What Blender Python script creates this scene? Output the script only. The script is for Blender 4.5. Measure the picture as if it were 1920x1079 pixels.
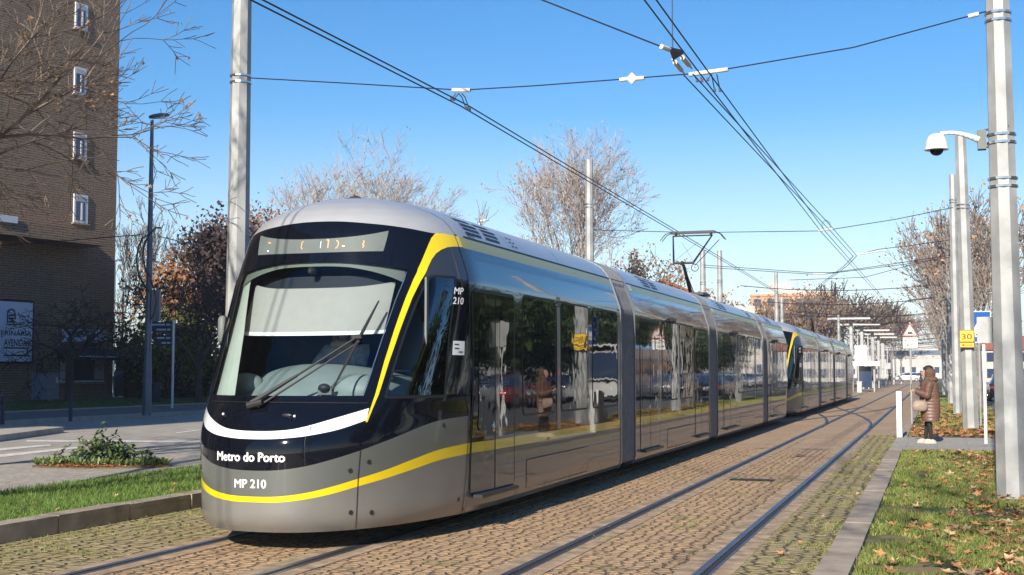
import bpy, math, random
import numpy as np
from mathutils import Vector, Matrix, noise
rad=math.radians
sc=bpy.context.scene
for o in list(bpy.data.objects): bpy.data.objects.remove(o)
COL=sc.collection
# ------------------------------------------------------------ camera
FPX=2400.; CAMH=1.609
pit=math.atan(158/2400); yaw=math.atan(794/2400*math.cos(pit))
Fw=np.array([-math.sin(yaw)*math.cos(pit),math.cos(yaw)*math.cos(pit),math.sin(pit)])
Rt=np.array([math.cos(yaw),math.sin(yaw),0.]); Up=np.cross(Rt,Fw)
cd=bpy.data.cameras.new('camera'); cam=bpy.data.objects.new('camera',cd); COL.objects.link(cam)
cd.sensor_width=36; cd.lens=36*FPX/1920; cd.clip_start=.1; cd.clip_end=5000
cam.matrix_world=Matrix(((Rt[0],Up[0],-Fw[0],0),(Rt[1],Up[1],-Fw[1],0),(Rt[2],Up[2],-Fw[2],CAMH),(0,0,0,1)))
sc.camera=cam
sc.render.resolution_x=1024; sc.render.resolution_y=575
# ------------------------------------------------------------ light
EL,AZ=28.0,2.0        # sun elevation; direction: behind the camera, slightly to the left
w=bpy.data.worlds.new('World'); sc.world=w; w.use_nodes=True
nt=w.node_tree; nt.nodes.clear()
sky=nt.nodes.new('ShaderNodeTexSky'); sky.sky_type='NISHITA'; sky.sun_disc=False
sky.sun_elevation=rad(EL); sky.sun_rotation=rad(180+AZ); sky.altitude=50; sky.air_density=1.0; sky.dust_density=.2; sky.ozone_density=3.2
hs=nt.nodes.new('ShaderNodeHueSaturation'); hs.inputs['Saturation'].default_value=1.42; hs.inputs['Hue'].default_value=.5
bg=nt.nodes.new('ShaderNodeBackground'); bg.inputs['Strength'].default_value=.097
wo=nt.nodes.new('ShaderNodeOutputWorld')
tcw=nt.nodes.new('ShaderNodeTexCoord'); sxw=nt.nodes.new('ShaderNodeSeparateXYZ'); mrw=nt.nodes.new('ShaderNodeMapRange')
mrw.inputs['From Min'].default_value=.0; mrw.inputs['From Max'].default_value=.20; mrw.inputs['To Min'].default_value=.72; mrw.inputs['To Max'].default_value=1.32
nt.links.new(tcw.outputs['Generated'],sxw.inputs[0]); nt.links.new(sxw.outputs['Z'],mrw.inputs['Value']); nt.links.new(mrw.outputs[0],hs.inputs['Saturation'])
hs.inputs['Hue'].default_value=.503
nt.links.new(sky.outputs[0],hs.inputs['Color']); nt.links.new(hs.outputs[0],bg.inputs['Color']); nt.links.new(bg.outputs[0],wo.inputs[0])
sl=bpy.data.lights.new('sun','SUN'); sl.energy=5.0; sl.angle=rad(.55); sl.color=(1,.92,.80)
so=bpy.data.objects.new('sun',sl); COL.objects.link(so)
sdir=Vector((math.cos(rad(EL))*math.sin(rad(AZ)),math.cos(rad(EL))*math.cos(rad(AZ)),-math.sin(rad(EL))))
so.rotation_euler=sdir.to_track_quat('-Z','Y').to_euler()
sc.view_settings.view_transform='Standard'; sc.view_settings.look='None'; sc.view_settings.gamma=1
sc.view_settings.exposure=.64
sc.render.engine='CYCLES'
# ------------------------------------------------------------ helpers
def ray(x,y): return Fw+Rt*(x-960)/FPX-Up*(y-540)/FPX
CP=np.array([0,0,CAMH])
def onX(x,y,X): d=ray(x,y); return CP+d*(X/d[0])
def onY(x,y,Y): d=ray(x,y); return CP+d*(Y/d[1])
def onZ(x,y,z=0.): d=ray(x,y); return CP+d*((z-CAMH)/d[2])
def onD(x,y,D): return CP+ray(x,y)*D
def tag(o,label=None,cat=None,group=None,kind=None):
    if label: o['label']=label
    if cat: o['category']=cat
    if group: o['group']=group
    if kind: o['kind']=kind
    return o
def empty(name,loc=(0,0,0),rz=0,label=None,cat=None,group=None):
    o=bpy.data.objects.new(name,None); o.empty_display_size=.1; COL.objects.link(o); o.location=loc; o.rotation_euler=(0,0,rz)
    return tag(o,label,cat,group)
def children(o): return [c for c in bpy.data.objects if c.parent==o]
def copy_tree(o,parent=None,kids=None):
    if kids is None:
        kids={}
        for c in bpy.data.objects:
            if c.parent: kids.setdefault(c.parent.name,[]).append(c)
    c=o.copy(); COL.objects.link(c); c.parent=parent
    for ch in kids.get(o.name,[]): copy_tree(ch,c,kids)
    return c
class MB:
    def __init__(s): s.v=[]; s.f=[]; s.m=[]; s.cur=0
    def quad(s,a,b,c,d):
        n=len(s.v); s.v+=[tuple(a),tuple(b),tuple(c),tuple(d)]; s.f.append((n,n+1,n+2,n+3)); s.m.append(s.cur); return s
    def poly(s,pts):
        n=len(s.v); s.v+=[tuple(p) for p in pts]; s.f.append(tuple(range(n,n+len(pts)))); s.m.append(s.cur); return s
    def box(s,c,size,rz=0,M=None):
        hx,hy,hz=size[0]/2,size[1]/2,size[2]/2; n=len(s.v); cs,sn=math.cos(rz),math.sin(rz)
        for dx,dy,dz in ((-1,-1,-1),(1,-1,-1),(1,1,-1),(-1,1,-1),(-1,-1,1),(1,-1,1),(1,1,1),(-1,1,1)):
            x,y,z=dx*hx,dy*hy,dz*hz
            if M is not None: p=M@Vector((x,y,z)); x,y,z=p; s.v.append((c[0]+x,c[1]+y,c[2]+z))
            else: s.v.append((c[0]+x*cs-y*sn,c[1]+x*sn+y*cs,c[2]+z))
        for q in ((0,3,2,1),(4,5,6,7),(0,1,5,4),(1,2,6,5),(2,3,7,6),(3,0,4,7)): s.f.append(tuple(n+i for i in q)); s.m.append(s.cur)
        return s
    def tube(s,a,b,r0,r1=None,n=8,caps=True,ph=0):
        if r1 is None: r1=r0
        a=Vector(a); b=Vector(b); d=(b-a)
        if d.length<1e-7: return s
        d.normalize(); u=d.cross(Vector((0,0,1)) if abs(d.z)<.95 else Vector((1,0,0))).normalized(); v=d.cross(u)
        k=len(s.v)
        for i in range(n):
            t=2*math.pi*i/n+ph; e=u*math.cos(t)+v*math.sin(t)
            s.v.append(tuple(a+e*r0)); s.v.append(tuple(b+e*r1))
        for i in range(n):
            j=(i+1)%n; s.f.append((k+2*i,k+2*i+1,k+2*j+1,k+2*j)); s.m.append(s.cur)
        if caps:
            s.f.append(tuple(k+2*i for i in range(n))); s.m.append(s.cur)
            s.f.append(tuple(k+2*i+1 for i in reversed(range(n)))); s.m.append(s.cur)
        return s
    def path(s,pts,r,n=6):
        for i in range(len(pts)-1):
            ra=r[i] if hasattr(r,'__len__') else r; rb=r[i+1] if hasattr(r,'__len__') else r
            s.tube(pts[i],pts[i+1],ra,rb,n)
        return s
    def loft(s,rings,closed=True,cap=True):
        k=len(s.v); n=len(rings[0])
        for r in rings: s.v+=[tuple(p) for p in r]
        for i in range(len(rings)-1):
            for j in range(n if closed else n-1):
                jj=(j+1)%n; s.f.append((k+i*n+j,k+i*n+jj,k+(i+1)*n+jj,k+(i+1)*n+j)); s.m.append(s.cur)
        if cap and closed:
            s.f.append(tuple(k+j for j in reversed(range(n)))); s.m.append(s.cur)
            s.f.append(tuple(k+(len(rings)-1)*n+j for j in range(n))); s.m.append(s.cur)
        return s
    def ball(s,c,r,nu=12,nv=8):
        rx,ry,rz=(r,r,r) if not hasattr(r,'__len__') else r
        rings=[]
        for i in range(nv+1):
            t=math.pi*i/nv; rr=max(math.sin(t),.02)
            rings.append([(c[0]+rx*rr*math.cos(2*math.pi*j/nu),c[1]+ry*rr*math.sin(2*math.pi*j/nu),c[2]-rz*math.cos(t)) for j in range(nu)])
        return s.loft(rings)
    def grid(s,f,nu,nv):
        k=len(s.v)
        for i in range(nu+1):
            for j in range(nv+1): s.v.append(tuple(f(i/nu,j/nv)))
        for i in range(nu):
            for j in range(nv):
                a=k+i*(nv+1)+j; s.f.append((a,a+nv+1,a+nv+2,a+1)); s.m.append(s.cur)
        return s
    def build(s,name,mats,parent=None,smooth=False,angle=None,loc=None,rz=0,mod=None):
        me=bpy.data.meshes.new(name); me.from_pydata(s.v,[],s.f)
        if not hasattr(mats,'__len__'): mats=[mats]
        for m in mats: me.materials.append(m)
        if len(mats)>1: me.polygons.foreach_set('material_index',s.m)
        if smooth: me.polygons.foreach_set('use_smooth',[True]*len(me.polygons))
        me.update()
        if smooth and angle: 
            try: me.set_sharp_from_angle(angle=rad(angle))
            except Exception: pass
        o=bpy.data.objects.new(name,me); COL.objects.link(o)
        if parent: o.parent=parent
        if loc is not None: o.location=loc; o.rotation_euler=(0,0,rz)
        return o
def fixn(o):
    import bmesh
    bm=bmesh.new(); bm.from_mesh(o.data); bmesh.ops.recalc_face_normals(bm,faces=bm.faces); bm.to_mesh(o.data); bm.free(); return o
# ------------------------------------------------------------ materials
MC={}
def mat(name,col,rough=.6,metal=0.,var=0.,vscale=3.,bump=0.,bscale=30.,coat=0.,spec=.5,emit=None,trans=0.,detail=4,col2=None,vthr=None,coatr=.03):
    m=bpy.data.materials.new(name); m.use_nodes=True; n=m.node_tree; b=n.nodes['Principled BSDF']
    b.inputs['Base Color'].default_value=(*col,1); b.inputs['Roughness'].default_value=rough; b.inputs['Metallic'].default_value=metal
    b.inputs['Coat Weight'].default_value=coat; b.inputs['Coat Roughness'].default_value=coatr; b.inputs['Specular IOR Level'].default_value=spec
    if emit: b.inputs['Emission Color'].default_value=(*emit[0],1); b.inputs['Emission Strength'].default_value=emit[1]
    tc=n.nodes.new('ShaderNodeTexCoord')
    if var or col2:
        t=n.nodes.new('ShaderNodeTexNoise'); t.inputs['Scale'].default_value=vscale; t.inputs['Detail'].default_value=detail; n.links.new(tc.outputs['Object'],t.inputs['Vector'])
        r=n.nodes.new('ShaderNodeValToRGB'); n.links.new(t.outputs['Fac'],r.inputs[0])
        if col2: a,c=col,col2
        else: a=[x*(1-var) for x in col]; c=[min(1,x*(1+var)) for x in col]
        lo,hi=vthr if vthr else (.32,.68)
        r.color_ramp.elements[0].position=lo; r.color_ramp.elements[0].color=(*a,1); r.color_ramp.elements[1].position=hi; r.color_ramp.elements[1].color=(*c,1)
        n.links.new(r.outputs[0],b.inputs['Base Color'])
    if bump:
        t=n.nodes.new('ShaderNodeTexNoise'); t.inputs['Scale'].default_value=bscale; t.inputs['Detail'].default_value=detail; n.links.new(tc.outputs['Object'],t.inputs['Vector'])
        bp=n.nodes.new('ShaderNodeBump'); bp.inputs['Strength'].default_value=1; bp.inputs['Distance'].default_value=bump
        n.links.new(t.outputs['Fac'],bp.inputs['Height']); n.links.new(bp.outputs[0],b.inputs['Normal'])
        if coat: n.links.new(bp.outputs[0],b.inputs['Coat Normal'])
    return m
def N(m): return m.node_tree
# tram
gloss_black=mat('black_gloss_paint',(.004,.005,.009),.07,coat=.5,spec=.15)
mirror_black=mat('black_side_glazing',(.006,.006,.005),.04,bump=.0020,bscale=1.3,detail=2,spec=.5,coat=.25,coatr=.012)
window_glass=mat('dark_window_glass',(.004,.005,.005),.02,bump=.0026,bscale=1.9,detail=2,spec=.6,coat=.25,coatr=.01)
grey_paint=mat('grey_metallic_paint',(.155,.165,.155),.24,.35,var=.04,vscale=.8,coat=.55,coatr=.06)
side_grey=mat('grey_side_paint',(.125,.125,.12),.32,.2,bump=.0012,bscale=1.2,detail=1,coat=.7,coatr=.02)
light_grey_paint=mat('light_grey_skirt_paint',(.215,.208,.19),.34,.2,var=.12,vscale=1.3,detail=8,coat=.5,coatr=.08)
roof_silver=mat('silver_roof_paint',(.47,.47,.475),.36,.35,var=.05,vscale=3,coat=.25,coatr=.15)
band_paint=mat('dark_silver_band_paint',(.03,.035,.045),.06,.0,bump=.0012,bscale=1.6,detail=2,coat=.6,coatr=.02)
stripe_roof=mat('olive_roof_stripe_paint',(.42,.38,.10),.4,.1,coat=.3,coatr=.1)
yellow_paint=mat('yellow_stripe_paint',(.80,.58,.006),.3,coat=.6,coatr=.05)
side_yellow=mat('yellow_side_stripe_paint',(.62,.47,.01),.2,.1,coat=.8,coatr=.03)
seam_black=mat('black_seam_rubber',(.01,.01,.01),.5)
white_lamp=mat('white_headlight_cover',(.86,.87,.88),.15,coat=1)
white_text=mat('white_lettering',(.85,.85,.85),.5)
rubber=mat('dark_rubber',(.02,.02,.022),.6)
bellows=mat('grey_bellows_rubber',(.17,.17,.18),.55,var=.15,vscale=8)
int_grey=mat('pale_cab_trim',(.15,.165,.155),.6,var=.05,vscale=3)
int_dash=mat('grey_green_dashboard',(.22,.27,.28),.55,var=.06,vscale=5)
int_dark=mat('dark_cab_interior',(.012,.016,.03),.7)
int_blue=mat('blue_cab_partition',(.018,.035,.10),.5)
pillar_trim=mat('sunlit_cab_pillar',(.42,.46,.43),.6,var=.05,vscale=3)  # brighter twin of the cab trim, sunlight put into its colour
blind=mat('pale_sun_blind',(.37,.355,.35),.8,var=.03,vscale=10)
sign_panel=mat('grey_destination_panel',(.12,.14,.135),.5,var=.06,vscale=6,spec=.2)
led=mat('orange_led',(.5,.15,.05),.5,emit=((1,.32,.12),1.2))
ledw=mat('white_led',(.6,.6,.6),.5,emit=((1,.9,.8),.6))
chrome=mat('bright_metal',(.6,.6,.6),.2,.9)
steel=mat('dark_steel',(.05,.05,.055),.4,.6)
def glassmat(name,tint,refl=1.0):
    m=bpy.data.materials.new(name); m.use_nodes=True; n=m.node_tree; n.nodes.clear()
    o=n.nodes.new('ShaderNodeOutputMaterial'); mx=n.nodes.new('ShaderNodeMixShader'); t=n.nodes.new('ShaderNodeBsdfTransparent'); g=n.nodes.new('ShaderNodeBsdfGlossy'); fr=n.nodes.new('ShaderNodeFresnel')
    t.inputs[0].default_value=(*tint,1); g.inputs['Roughness'].default_value=.01; g.inputs[0].default_value=(refl,refl,refl,1); fr.inputs[0].default_value=1.5
    n.links.new(fr.outputs[0],mx.inputs[0]); n.links.new(t.outputs[0],mx.inputs[1]); n.links.new(g.outputs[0],mx.inputs[2]); n.links.new(mx.outputs[0],o.inputs[0]); return m
wind_glass=glassmat('windshield_glass',(.80,.86,.85))
cab_glass=glassmat('cab_side_glass',(.72,.76,.78),.22)
# setting materials
galv=mat('galvanised_steel',(.35,.355,.35),.6,.25,var=.22,vscale=2.2,bump=.0015,bscale=25)
galv_dark=mat('grey_steel_pole',(.10,.13,.18),.5,.4,var=.15,vscale=3)
wire_m=mat('dark_wire',(.02,.022,.04),.5,.3)
fit_m=mat('white_insulator',(.62,.58,.52),.5,var=.2,vscale=10)
concrete=mat('pale_concrete',(.36,.32,.27),.85,var=.18,vscale=2.5,bump=.004,bscale=40,detail=8)
conc_dark=mat('weathered_concrete_kerb',(.32,.26,.20),.9,var=.3,vscale=3.5,bump=.006,bscale=30,detail=8)
bark_l=mat('pale_bark',(.22,.195,.17),.9,var=.4,vscale=5,bump=.01,bscale=20)
twig_l=mat('pale_twigs',(.20,.165,.145),.9,var=.3,vscale=3)
bark_n=mat('brown_grey_bark',(.17,.14,.115),.9,var=.45,vscale=7,bump=.01,bscale=25)
twig_n=mat('brown_grey_twigs',(.15,.11,.085),.9,var=.4,vscale=3)
bark_d=mat('dark_bark',(.045,.035,.03),.9,var=.3,vscale=6,bump=.01,bscale=20)
dry_leaf=mat('dry_tan_leaves',(.36,.21,.11),.8,var=.45,vscale=9)
brown_leaf=mat('rust_leaves',(.24,.115,.05),.8,var=.45,vscale=6)
purple_leaf=mat('dark_purple_leaves',(.055,.034,.032),.7,var=.4,vscale=5)
green_leaf=mat('dark_green_leaves',(.045,.075,.02),.6,var=.45,vscale=4)
olive_leaf=mat('olive_leaves',(.13,.14,.035),.6,var=.4,vscale=3)
hedge_leaf=mat('hedge_leaves',(.020,.032,.012),.7,var=.4,vscale=4)
# ------------------------------------------------------------ ground
def brickmat(name,c1,c2,mortar,bw,bh,msize,dist=.0,rot=0.,moss=None,mossthr=(.5,.62),bumpd=.02,offs=.5,dirt=None,rail=False,rough=.85,setts=False):
    m=bpy.data.materials.new(name); m.use_nodes=True; n=m.node_tree; b=n.nodes['Principled BSDF']; b.inputs['Roughness'].default_value=rough
    L=n.links; tc=n.nodes.new('ShaderNodeTexCoord'); mp=n.nodes.new('ShaderNodeMapping'); mp.inputs['Rotation'].default_value=(0,0,rot); L.new(tc.outputs['Object'],mp.inputs[0])
    nz=n.nodes.new('ShaderNodeTexNoise'); nz.inputs['Scale'].default_value=4.5; nz.inputs['Detail'].default_value=3; L.new(mp.outputs[0],nz.inputs['Vector'])
    sub=n.nodes.new('ShaderNodeVectorMath'); sub.operation='SUBTRACT'; L.new(nz.outputs['Color'],sub.inputs[0]); sub.inputs[1].default_value=(.5,.5,.5)
    scl=n.nodes.new('ShaderNodeVectorMath'); scl.operation='SCALE'; L.new(sub.outputs[0],scl.inputs[0]); scl.inputs['Scale'].default_value=dist
    add=n.nodes.new('ShaderNodeVectorMath'); add.operation='ADD'; L.new(mp.outputs[0],add.inputs[0]); L.new(scl.outputs[0],add.inputs[1])
    br=n.nodes.new('ShaderNodeTexBrick'); br.offset=offs; br.inputs['Scale'].default_value=1; br.inputs['Brick Width'].default_value=bw; br.inputs['Row Height'].default_value=bh
    br.inputs['Mortar Size'].default_value=msize; br.inputs['Mortar Smooth'].default_value=.6; br.inputs['Bias'].default_value=0
    br.inputs['Color1'].default_value=(*c1,1); br.inputs['Color2'].default_value=(*c2,1); br.inputs['Mortar'].default_value=(*mortar,1); L.new(add.outputs[0],br.inputs['Vector'])
    col=br.outputs['Color']
    br.inputs['Mortar'].default_value=(*[.6*a+.3*b_ for a,b_ in zip(c1,c2)],1)
    jm=n.nodes.new('ShaderNodeTexNoise'); jm.inputs['Scale'].default_value=7.5; jm.inputs['Detail'].default_value=4; L.new(tc.outputs['Object'],jm.inputs['Vector'])
    jr=n.nodes.new('ShaderNodeMapRange'); jr.inputs['From Min'].default_value=.36; jr.inputs['From Max'].default_value=.56; L.new(jm.outputs['Fac'],jr.inputs['Value'])
    jf=n.nodes.new('ShaderNodeMath'); jf.operation='MULTIPLY'; L.new(br.outputs['Fac'],jf.inputs[0]); L.new(jr.outputs[0],jf.inputs[1])
    jx=n.nodes.new('ShaderNodeMix'); jx.data_type='RGBA'; L.new(col,jx.inputs[6]); jx.inputs[7].default_value=(*mortar,1)
    def mixn(a,colr,fac):
        x=n.nodes.new('ShaderNodeMix'); x.data_type='RGBA'; L.new(a,x.inputs[6]); x.inputs[7].default_value=(*colr,1); L.new(fac,x.inputs[0]); return x.outputs[2]
    big=n.nodes.new('ShaderNodeTexNoise'); big.inputs['Scale'].default_value=.9; big.inputs['Detail'].default_value=7; big.inputs['Roughness'].default_value=.65; L.new(tc.outputs['Object'],big.inputs['Vector'])
    def ramp(src,lo,hi,top=1.):
        r=n.nodes.new('ShaderNodeMapRange'); r.inputs['From Min'].default_value=lo; r.inputs['From Max'].default_value=hi; r.inputs['To Max'].default_value=top; L.new(src,r.inputs['Value']); return r.outputs[0]
    hf=n.nodes.new('ShaderNodeTexNoise'); hf.inputs['Scale'].default_value=14; hf.inputs['Detail'].default_value=5; L.new(tc.outputs['Object'],hf.inputs['Vector'])
    if dirt: col=mixn(col,dirt,ramp(big.outputs['Fac'],.40,.62,.8))
    if moss:
        b2=n.nodes.new('ShaderNodeTexNoise'); b2.inputs['Scale'].default_value=1.7; b2.inputs['Detail'].default_value=9; b2.inputs['Roughness'].default_value=.72; L.new(tc.outputs['Object'],b2.inputs['Vector'])
        col=mixn(col,moss,ramp(b2.outputs['Fac'],mossthr[0],mossthr[1],.85))
    fac_out=br.outputs['Fac']
    if setts:
        # irregular hand-laid setts: jittered cells instead of a strict bond
        st_=n.nodes.new('ShaderNodeVectorMath'); st_.operation='MULTIPLY'; st_.inputs[1].default_value=(1/bw,1/bh,0); L.new(add.outputs[0],st_.inputs[0])
        vo=n.nodes.new('ShaderNodeTexVoronoi'); vo.feature='DISTANCE_TO_EDGE'; vo.voronoi_dimensions='2D'; vo.inputs['Scale'].default_value=1; vo.inputs['Randomness'].default_value=.52; L.new(st_.outputs[0],vo.inputs['Vector'])
        vc=n.nodes.new('ShaderNodeTexVoronoi'); vc.voronoi_dimensions='2D'; vc.inputs['Scale'].default_value=1; vc.inputs['Randomness'].default_value=.52; L.new(st_.outputs[0],vc.inputs['Vector'])
        me_=n.nodes.new('ShaderNodeMapRange'); me_.inputs['From Min'].default_value=.02; me_.inputs['From Max'].default_value=.16; me_.inputs['To Min'].default_value=1; me_.inputs['To Max'].default_value=0; L.new(vo.outputs['Distance'],me_.inputs['Value']); fac_out=me_.outputs[0]
        sv_=n.nodes.new('ShaderNodeSeparateColor'); L.new(vc.outputs['Color'],sv_.inputs[0]); cx_=n.nodes.new('ShaderNodeMix'); cx_.data_type='RGBA'; cx_.inputs[6].default_value=(*c1,1); cx_.inputs[7].default_value=(*c2,1); L.new(sv_.outputs[0],cx_.inputs[0]); 
        c0_=cx_.outputs[2]
        if dirt: c0_=mixn(c0_,dirt,ramp(big.outputs['Fac'],.42,.64,.7))
        if moss: c0_=mixn(c0_,moss,ramp(b2.outputs['Fac'],mossthr[0],mossthr[1],.85))
        col=c0_; L.new(fac_out,jf.inputs[0])
    L.new(col,jx.inputs[6]); L.new(jf.outputs[0],jx.inputs[0]); col=jx.outputs[2]
    mul=n.nodes.new('ShaderNodeMix'); mul.data_type='RGBA'; mul.blend_type='MULTIPLY'; mul.inputs[0].default_value=.8; L.new(col,mul.inputs[6])
    rr=n.nodes.new('ShaderNodeValToRGB'); rr.color_ramp.elements[0].position=.3; rr.color_ramp.elements[0].color=(.6,.6,.6,1); rr.color_ramp.elements[1].position=.7; rr.color_ramp.elements[1].color=(1.25,1.25,1.25,1); L.new(hf.outputs['Fac'],rr.inputs[0]); L.new(rr.outputs[0],mul.inputs[7])
    L.new(mul.outputs[2],b.inputs['Base Color'])
    bp=n.nodes.new('ShaderNodeBump'); bp.inputs['Distance'].default_value=bumpd; sm=n.nodes.new('ShaderNodeMath'); sm.operation='MULTIPLY_ADD'; sm.inputs[1].default_value=.35; L.new(hf.outputs['Fac'],sm.inputs[0])
    inv=n.nodes.new('ShaderNodeMath'); inv.operation='SUBTRACT'; inv.inputs[0].default_value=1; L.new(fac_out,inv.inputs[1]); L.new(inv.outputs[0],sm.inputs[2]); L.new(sm.outputs[0],bp.inputs['Height']); L.new(bp.outputs[0],b.inputs['Normal'])
    return m
cobble=brickmat('ochre_cobbles',(.60,.385,.20),(.46,.30,.17),(.16,.105,.06),.12,.105,.020,.15,0,moss=(.16,.15,.06),mossthr=(.54,.68),dirt=(.44,.29,.17),setts=True,bumpd=.028)
cobble_m=brickmat('mossy_cobbles',(.50,.39,.20),(.30,.24,.12),(.06,.05,.02),.16,.115,.024,.13,0,moss=(.30,.24,.09),mossthr=(.42,.62),dirt=(.36,.27,.14),setts=True,bumpd=.03)
slab=brickmat('brown_track_slab',(.42,.285,.175),(.36,.24,.145),(.28,.185,.115),2.4,1.1,.01,.03,0,dirt=(.33,.23,.145),bumpd=.008)
pave=brickmat('pale_paving',(.43,.38,.30),(.37,.33,.28),(.25,.22,.19),.9,.6,.012,.02,0,dirt=(.33,.29,.24),bumpd=.006)
platform=brickmat('striped_platform_paving',(.40,.37,.32),(.34,.31,.27),(.20,.18,.15),1.2,.22,.012,.02,0,dirt=(.33,.30,.26),bumpd=.006)
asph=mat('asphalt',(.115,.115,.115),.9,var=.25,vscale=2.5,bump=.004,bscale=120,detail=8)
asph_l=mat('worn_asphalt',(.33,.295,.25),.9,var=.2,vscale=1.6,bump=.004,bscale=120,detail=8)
paint_w=mat('worn_road_paint',(.70,.66,.60),.8,var=.2,vscale=6,col2=(.50,.46,.40))
soil=mat('leafy_soil',(.10,.075,.04),.95,var=.4,vscale=6,bump=.03,bscale=15)
grass_base=mat('grass_ground',(.075,.10,.022),.95,vscale=3.,col2=(.22,.16,.07),vthr=(.48,.66),bump=.03,bscale=25,detail=8)
grass_dark=mat('grass_ground_shaded',(.045,.06,.015),.95,var=.3,vscale=1.5)  # darker copy of the grass ground with the shade put into its colour
ground_far=mat('far_ground',(.16,.14,.11),.95,var=.2,vscale=.3)
def sheet(name,pts,z,m,label=None):
    b=MB(); b.poly([(p[0],p[1],z) for p in pts]); return tag(b.build(name,m),label,None,None,'structure')
def rect(name,x0,x1,y0,y1,z,m,label=None): return sheet(name,[(x0,y0),(x1,y0),(x1,y1),(x0,y1)],z,m,label)
rect('ground',-600,600,-60,1500,-.03,ground_far,'pale brown open ground under everything')
GZ=0
rect('track_bed',-8.32,-.88,-6,27,0,cobble,'ochre cobbled track bed around both tracks')
rect('track_bed',-8.32,-.55,27.004,400,0,slab,'smooth brown track slab farther along the line')
rect('mossy_cobble_strip',-1.78,-.885,-6,34,.004,cobble_m,'mossy cobbles between the right rail and the right kerb')
rect('mossy_cobble_strip',-8.3,-6.75,-6,34,.004,cobble_m,'mossy cobbles between the left rail and the left kerb')
# rails
railtop=mat('worn_rail_steel',(.20,.19,.20),.42,.8,var=.15,vscale=2)
railside=mat('dark_rail_groove',(.03,.028,.026),.7)
rail_dirt=mat('dirt_along_rail',(.33,.235,.15),.95,var=.4,vscale=6,bump=.004,bscale=50)
for i,xr in enumerate((-6.56,-5.115,-3.265,-1.83)):
    nm=['outer left rail farthest from the right kerb','rail under the near side of the tram','left rail of the empty track','right rail of the empty track'][i]
    r=empty('rail',(xr,0,0),0,'worn steel '+nm,'rail','rails of the two tracks')
    MB().box((0,197,.006),(.062,406,.012)).build('rail_head',railtop,r)
    MB().box((.062,197,.005),(.050,406,.006)).build('groove',railside,r)
    MB().box((.100,197,.004),(.022,406,.013)).build('groove_lip',railtop,r)
    tag(MB().box((.19,13,.003),(.155,38,.008)).box((-.11,13,.003),(.155,38,.008)).build('dirt_band',rail_dirt,r),'brown dirt along the rail')
# crossover rails
def railcurve(pts,label):
    r=empty('rail',(0,0,0),0,label,'rail','crossover rails'); b=MB(); g=MB()
    P=[Vector((p[0],p[1],0)) for p in pts]
    for i in range(len(P)-1):
        d=(P[i+1]-P[i]).normalized(); nn=Vector((-d.y,d.x,0))
        b.quad(*[Vector((q.x,q.y,.016)) for q in (P[i]-nn*.022,P[i+1]-nn*.022,P[i+1]+nn*.022,P[i]+nn*.022)])
        g.quad(*[Vector((q.x,q.y,.0145)) for q in (P[i]-nn*.07,P[i+1]-nn*.07,P[i+1]-nn*.022,P[i]-nn*.022)])
    b.build('rail_head',railtop,r); g.build('groove',railside,r)
def bez(a,b,k,n=14):
    return [( a[0]+(b[0]-a[0])*(3*t*t-2*t**3), a[1]+(b[1]-a[1])*t) for t in [i/n for i in range(n+1)]]
railcurve(bez((-3.2,38),(-6.5,70),0),'curved crossover rail leaving the left rail of the empty track')
railcurve(bez((-1.86,38),(-5.1,70),0),'curved crossover rail leaving the right rail of the empty track')
railcurve(bez((-1.86,62),(-5.1,34),0),'curved crossover rail crossing back toward the tram')
railcurve(bez((-3.2,62),(-6.5,34),0),'curved crossover rail running under the tram')
rect('drain_cover',-2.95,-2.30,19.2,19.5,.008,railside,'dark drain slot between the rails of the empty track')
# kerbs
k=MB(); rng=random.Random(3)
y=-6
while y<26: 
    k.box((-.76+rng.uniform(-.007,.007),y+.6,.045+rng.uniform(-.005,.005)),(.25,1.184,.15),rng.uniform(-.004,.004)); y+=1.2
tag(k.build('right_kerb',conc_dark),'weathered flat kerb along the right grass verge',None,None,'structure')
rect('platform_pavement',-.885,1.9,26.3,31.6,.085,platform,'grey paved waiting area where the woman stands')
MB().box((-.76,29,.04),(.25,5.2,.08)); 
k=MB(); y=-6
while y<150:
    k.box((-8.44+rng.uniform(-.008,.008),y+.6,.075+rng.uniform(-.007,.007)),(.24,1.184,.21),rng.uniform(-.005,.005)); y+=1.2
tag(k.build('left_kerb',conc_dark),'raised concrete kerb along the left grass strip',None,None,'structure')
y=31.6; k=MB()
while y<150: k.box((-.76,y+.6,.03),(.2,1.19,.12)); y+=1.2
tag(k.build('far_right_kerb',conc_dark),'narrow kerb beyond the waiting area',None,None,'structure')
rect('right_verge',-.635,2.2,-6,26.3,.075,grass_base,'grass verge with fallen leaves at the right')
rect('right_verge',-.66,2.2,31.6,200,.07,grass_base,'leafy verge under the far trees at the right')
rect('left_verge',-10.98,-8.32,-6,60,.12,grass_base,'grass strip between the left kerb and the pavement')
rect('left_pavement',-15.2,-10.98,-6,90,.10,pave,'pale pavement beyond the left grass strip')
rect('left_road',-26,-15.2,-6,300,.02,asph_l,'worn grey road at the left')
rect('right_road',2.2,11,-6,600,.0,asph,'asphalt street behind the right poles')
rect('right_pavement',11,15,-6,600,.08,pave,'pavement across the right street')
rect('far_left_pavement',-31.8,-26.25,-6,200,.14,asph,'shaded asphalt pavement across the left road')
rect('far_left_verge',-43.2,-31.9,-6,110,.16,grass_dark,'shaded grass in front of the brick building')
tag(MB().box((-26.12,97,.07),(.26,206,.2)).build('far_left_kerb',concrete),'kerb of the shaded pavement',None,None,'structure')
tag(MB().box((-31.85,52,.1),(.12,116,.18)).build('grass_edging',concrete),'low edging of the shaded grass',None,None,'structure')
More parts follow.
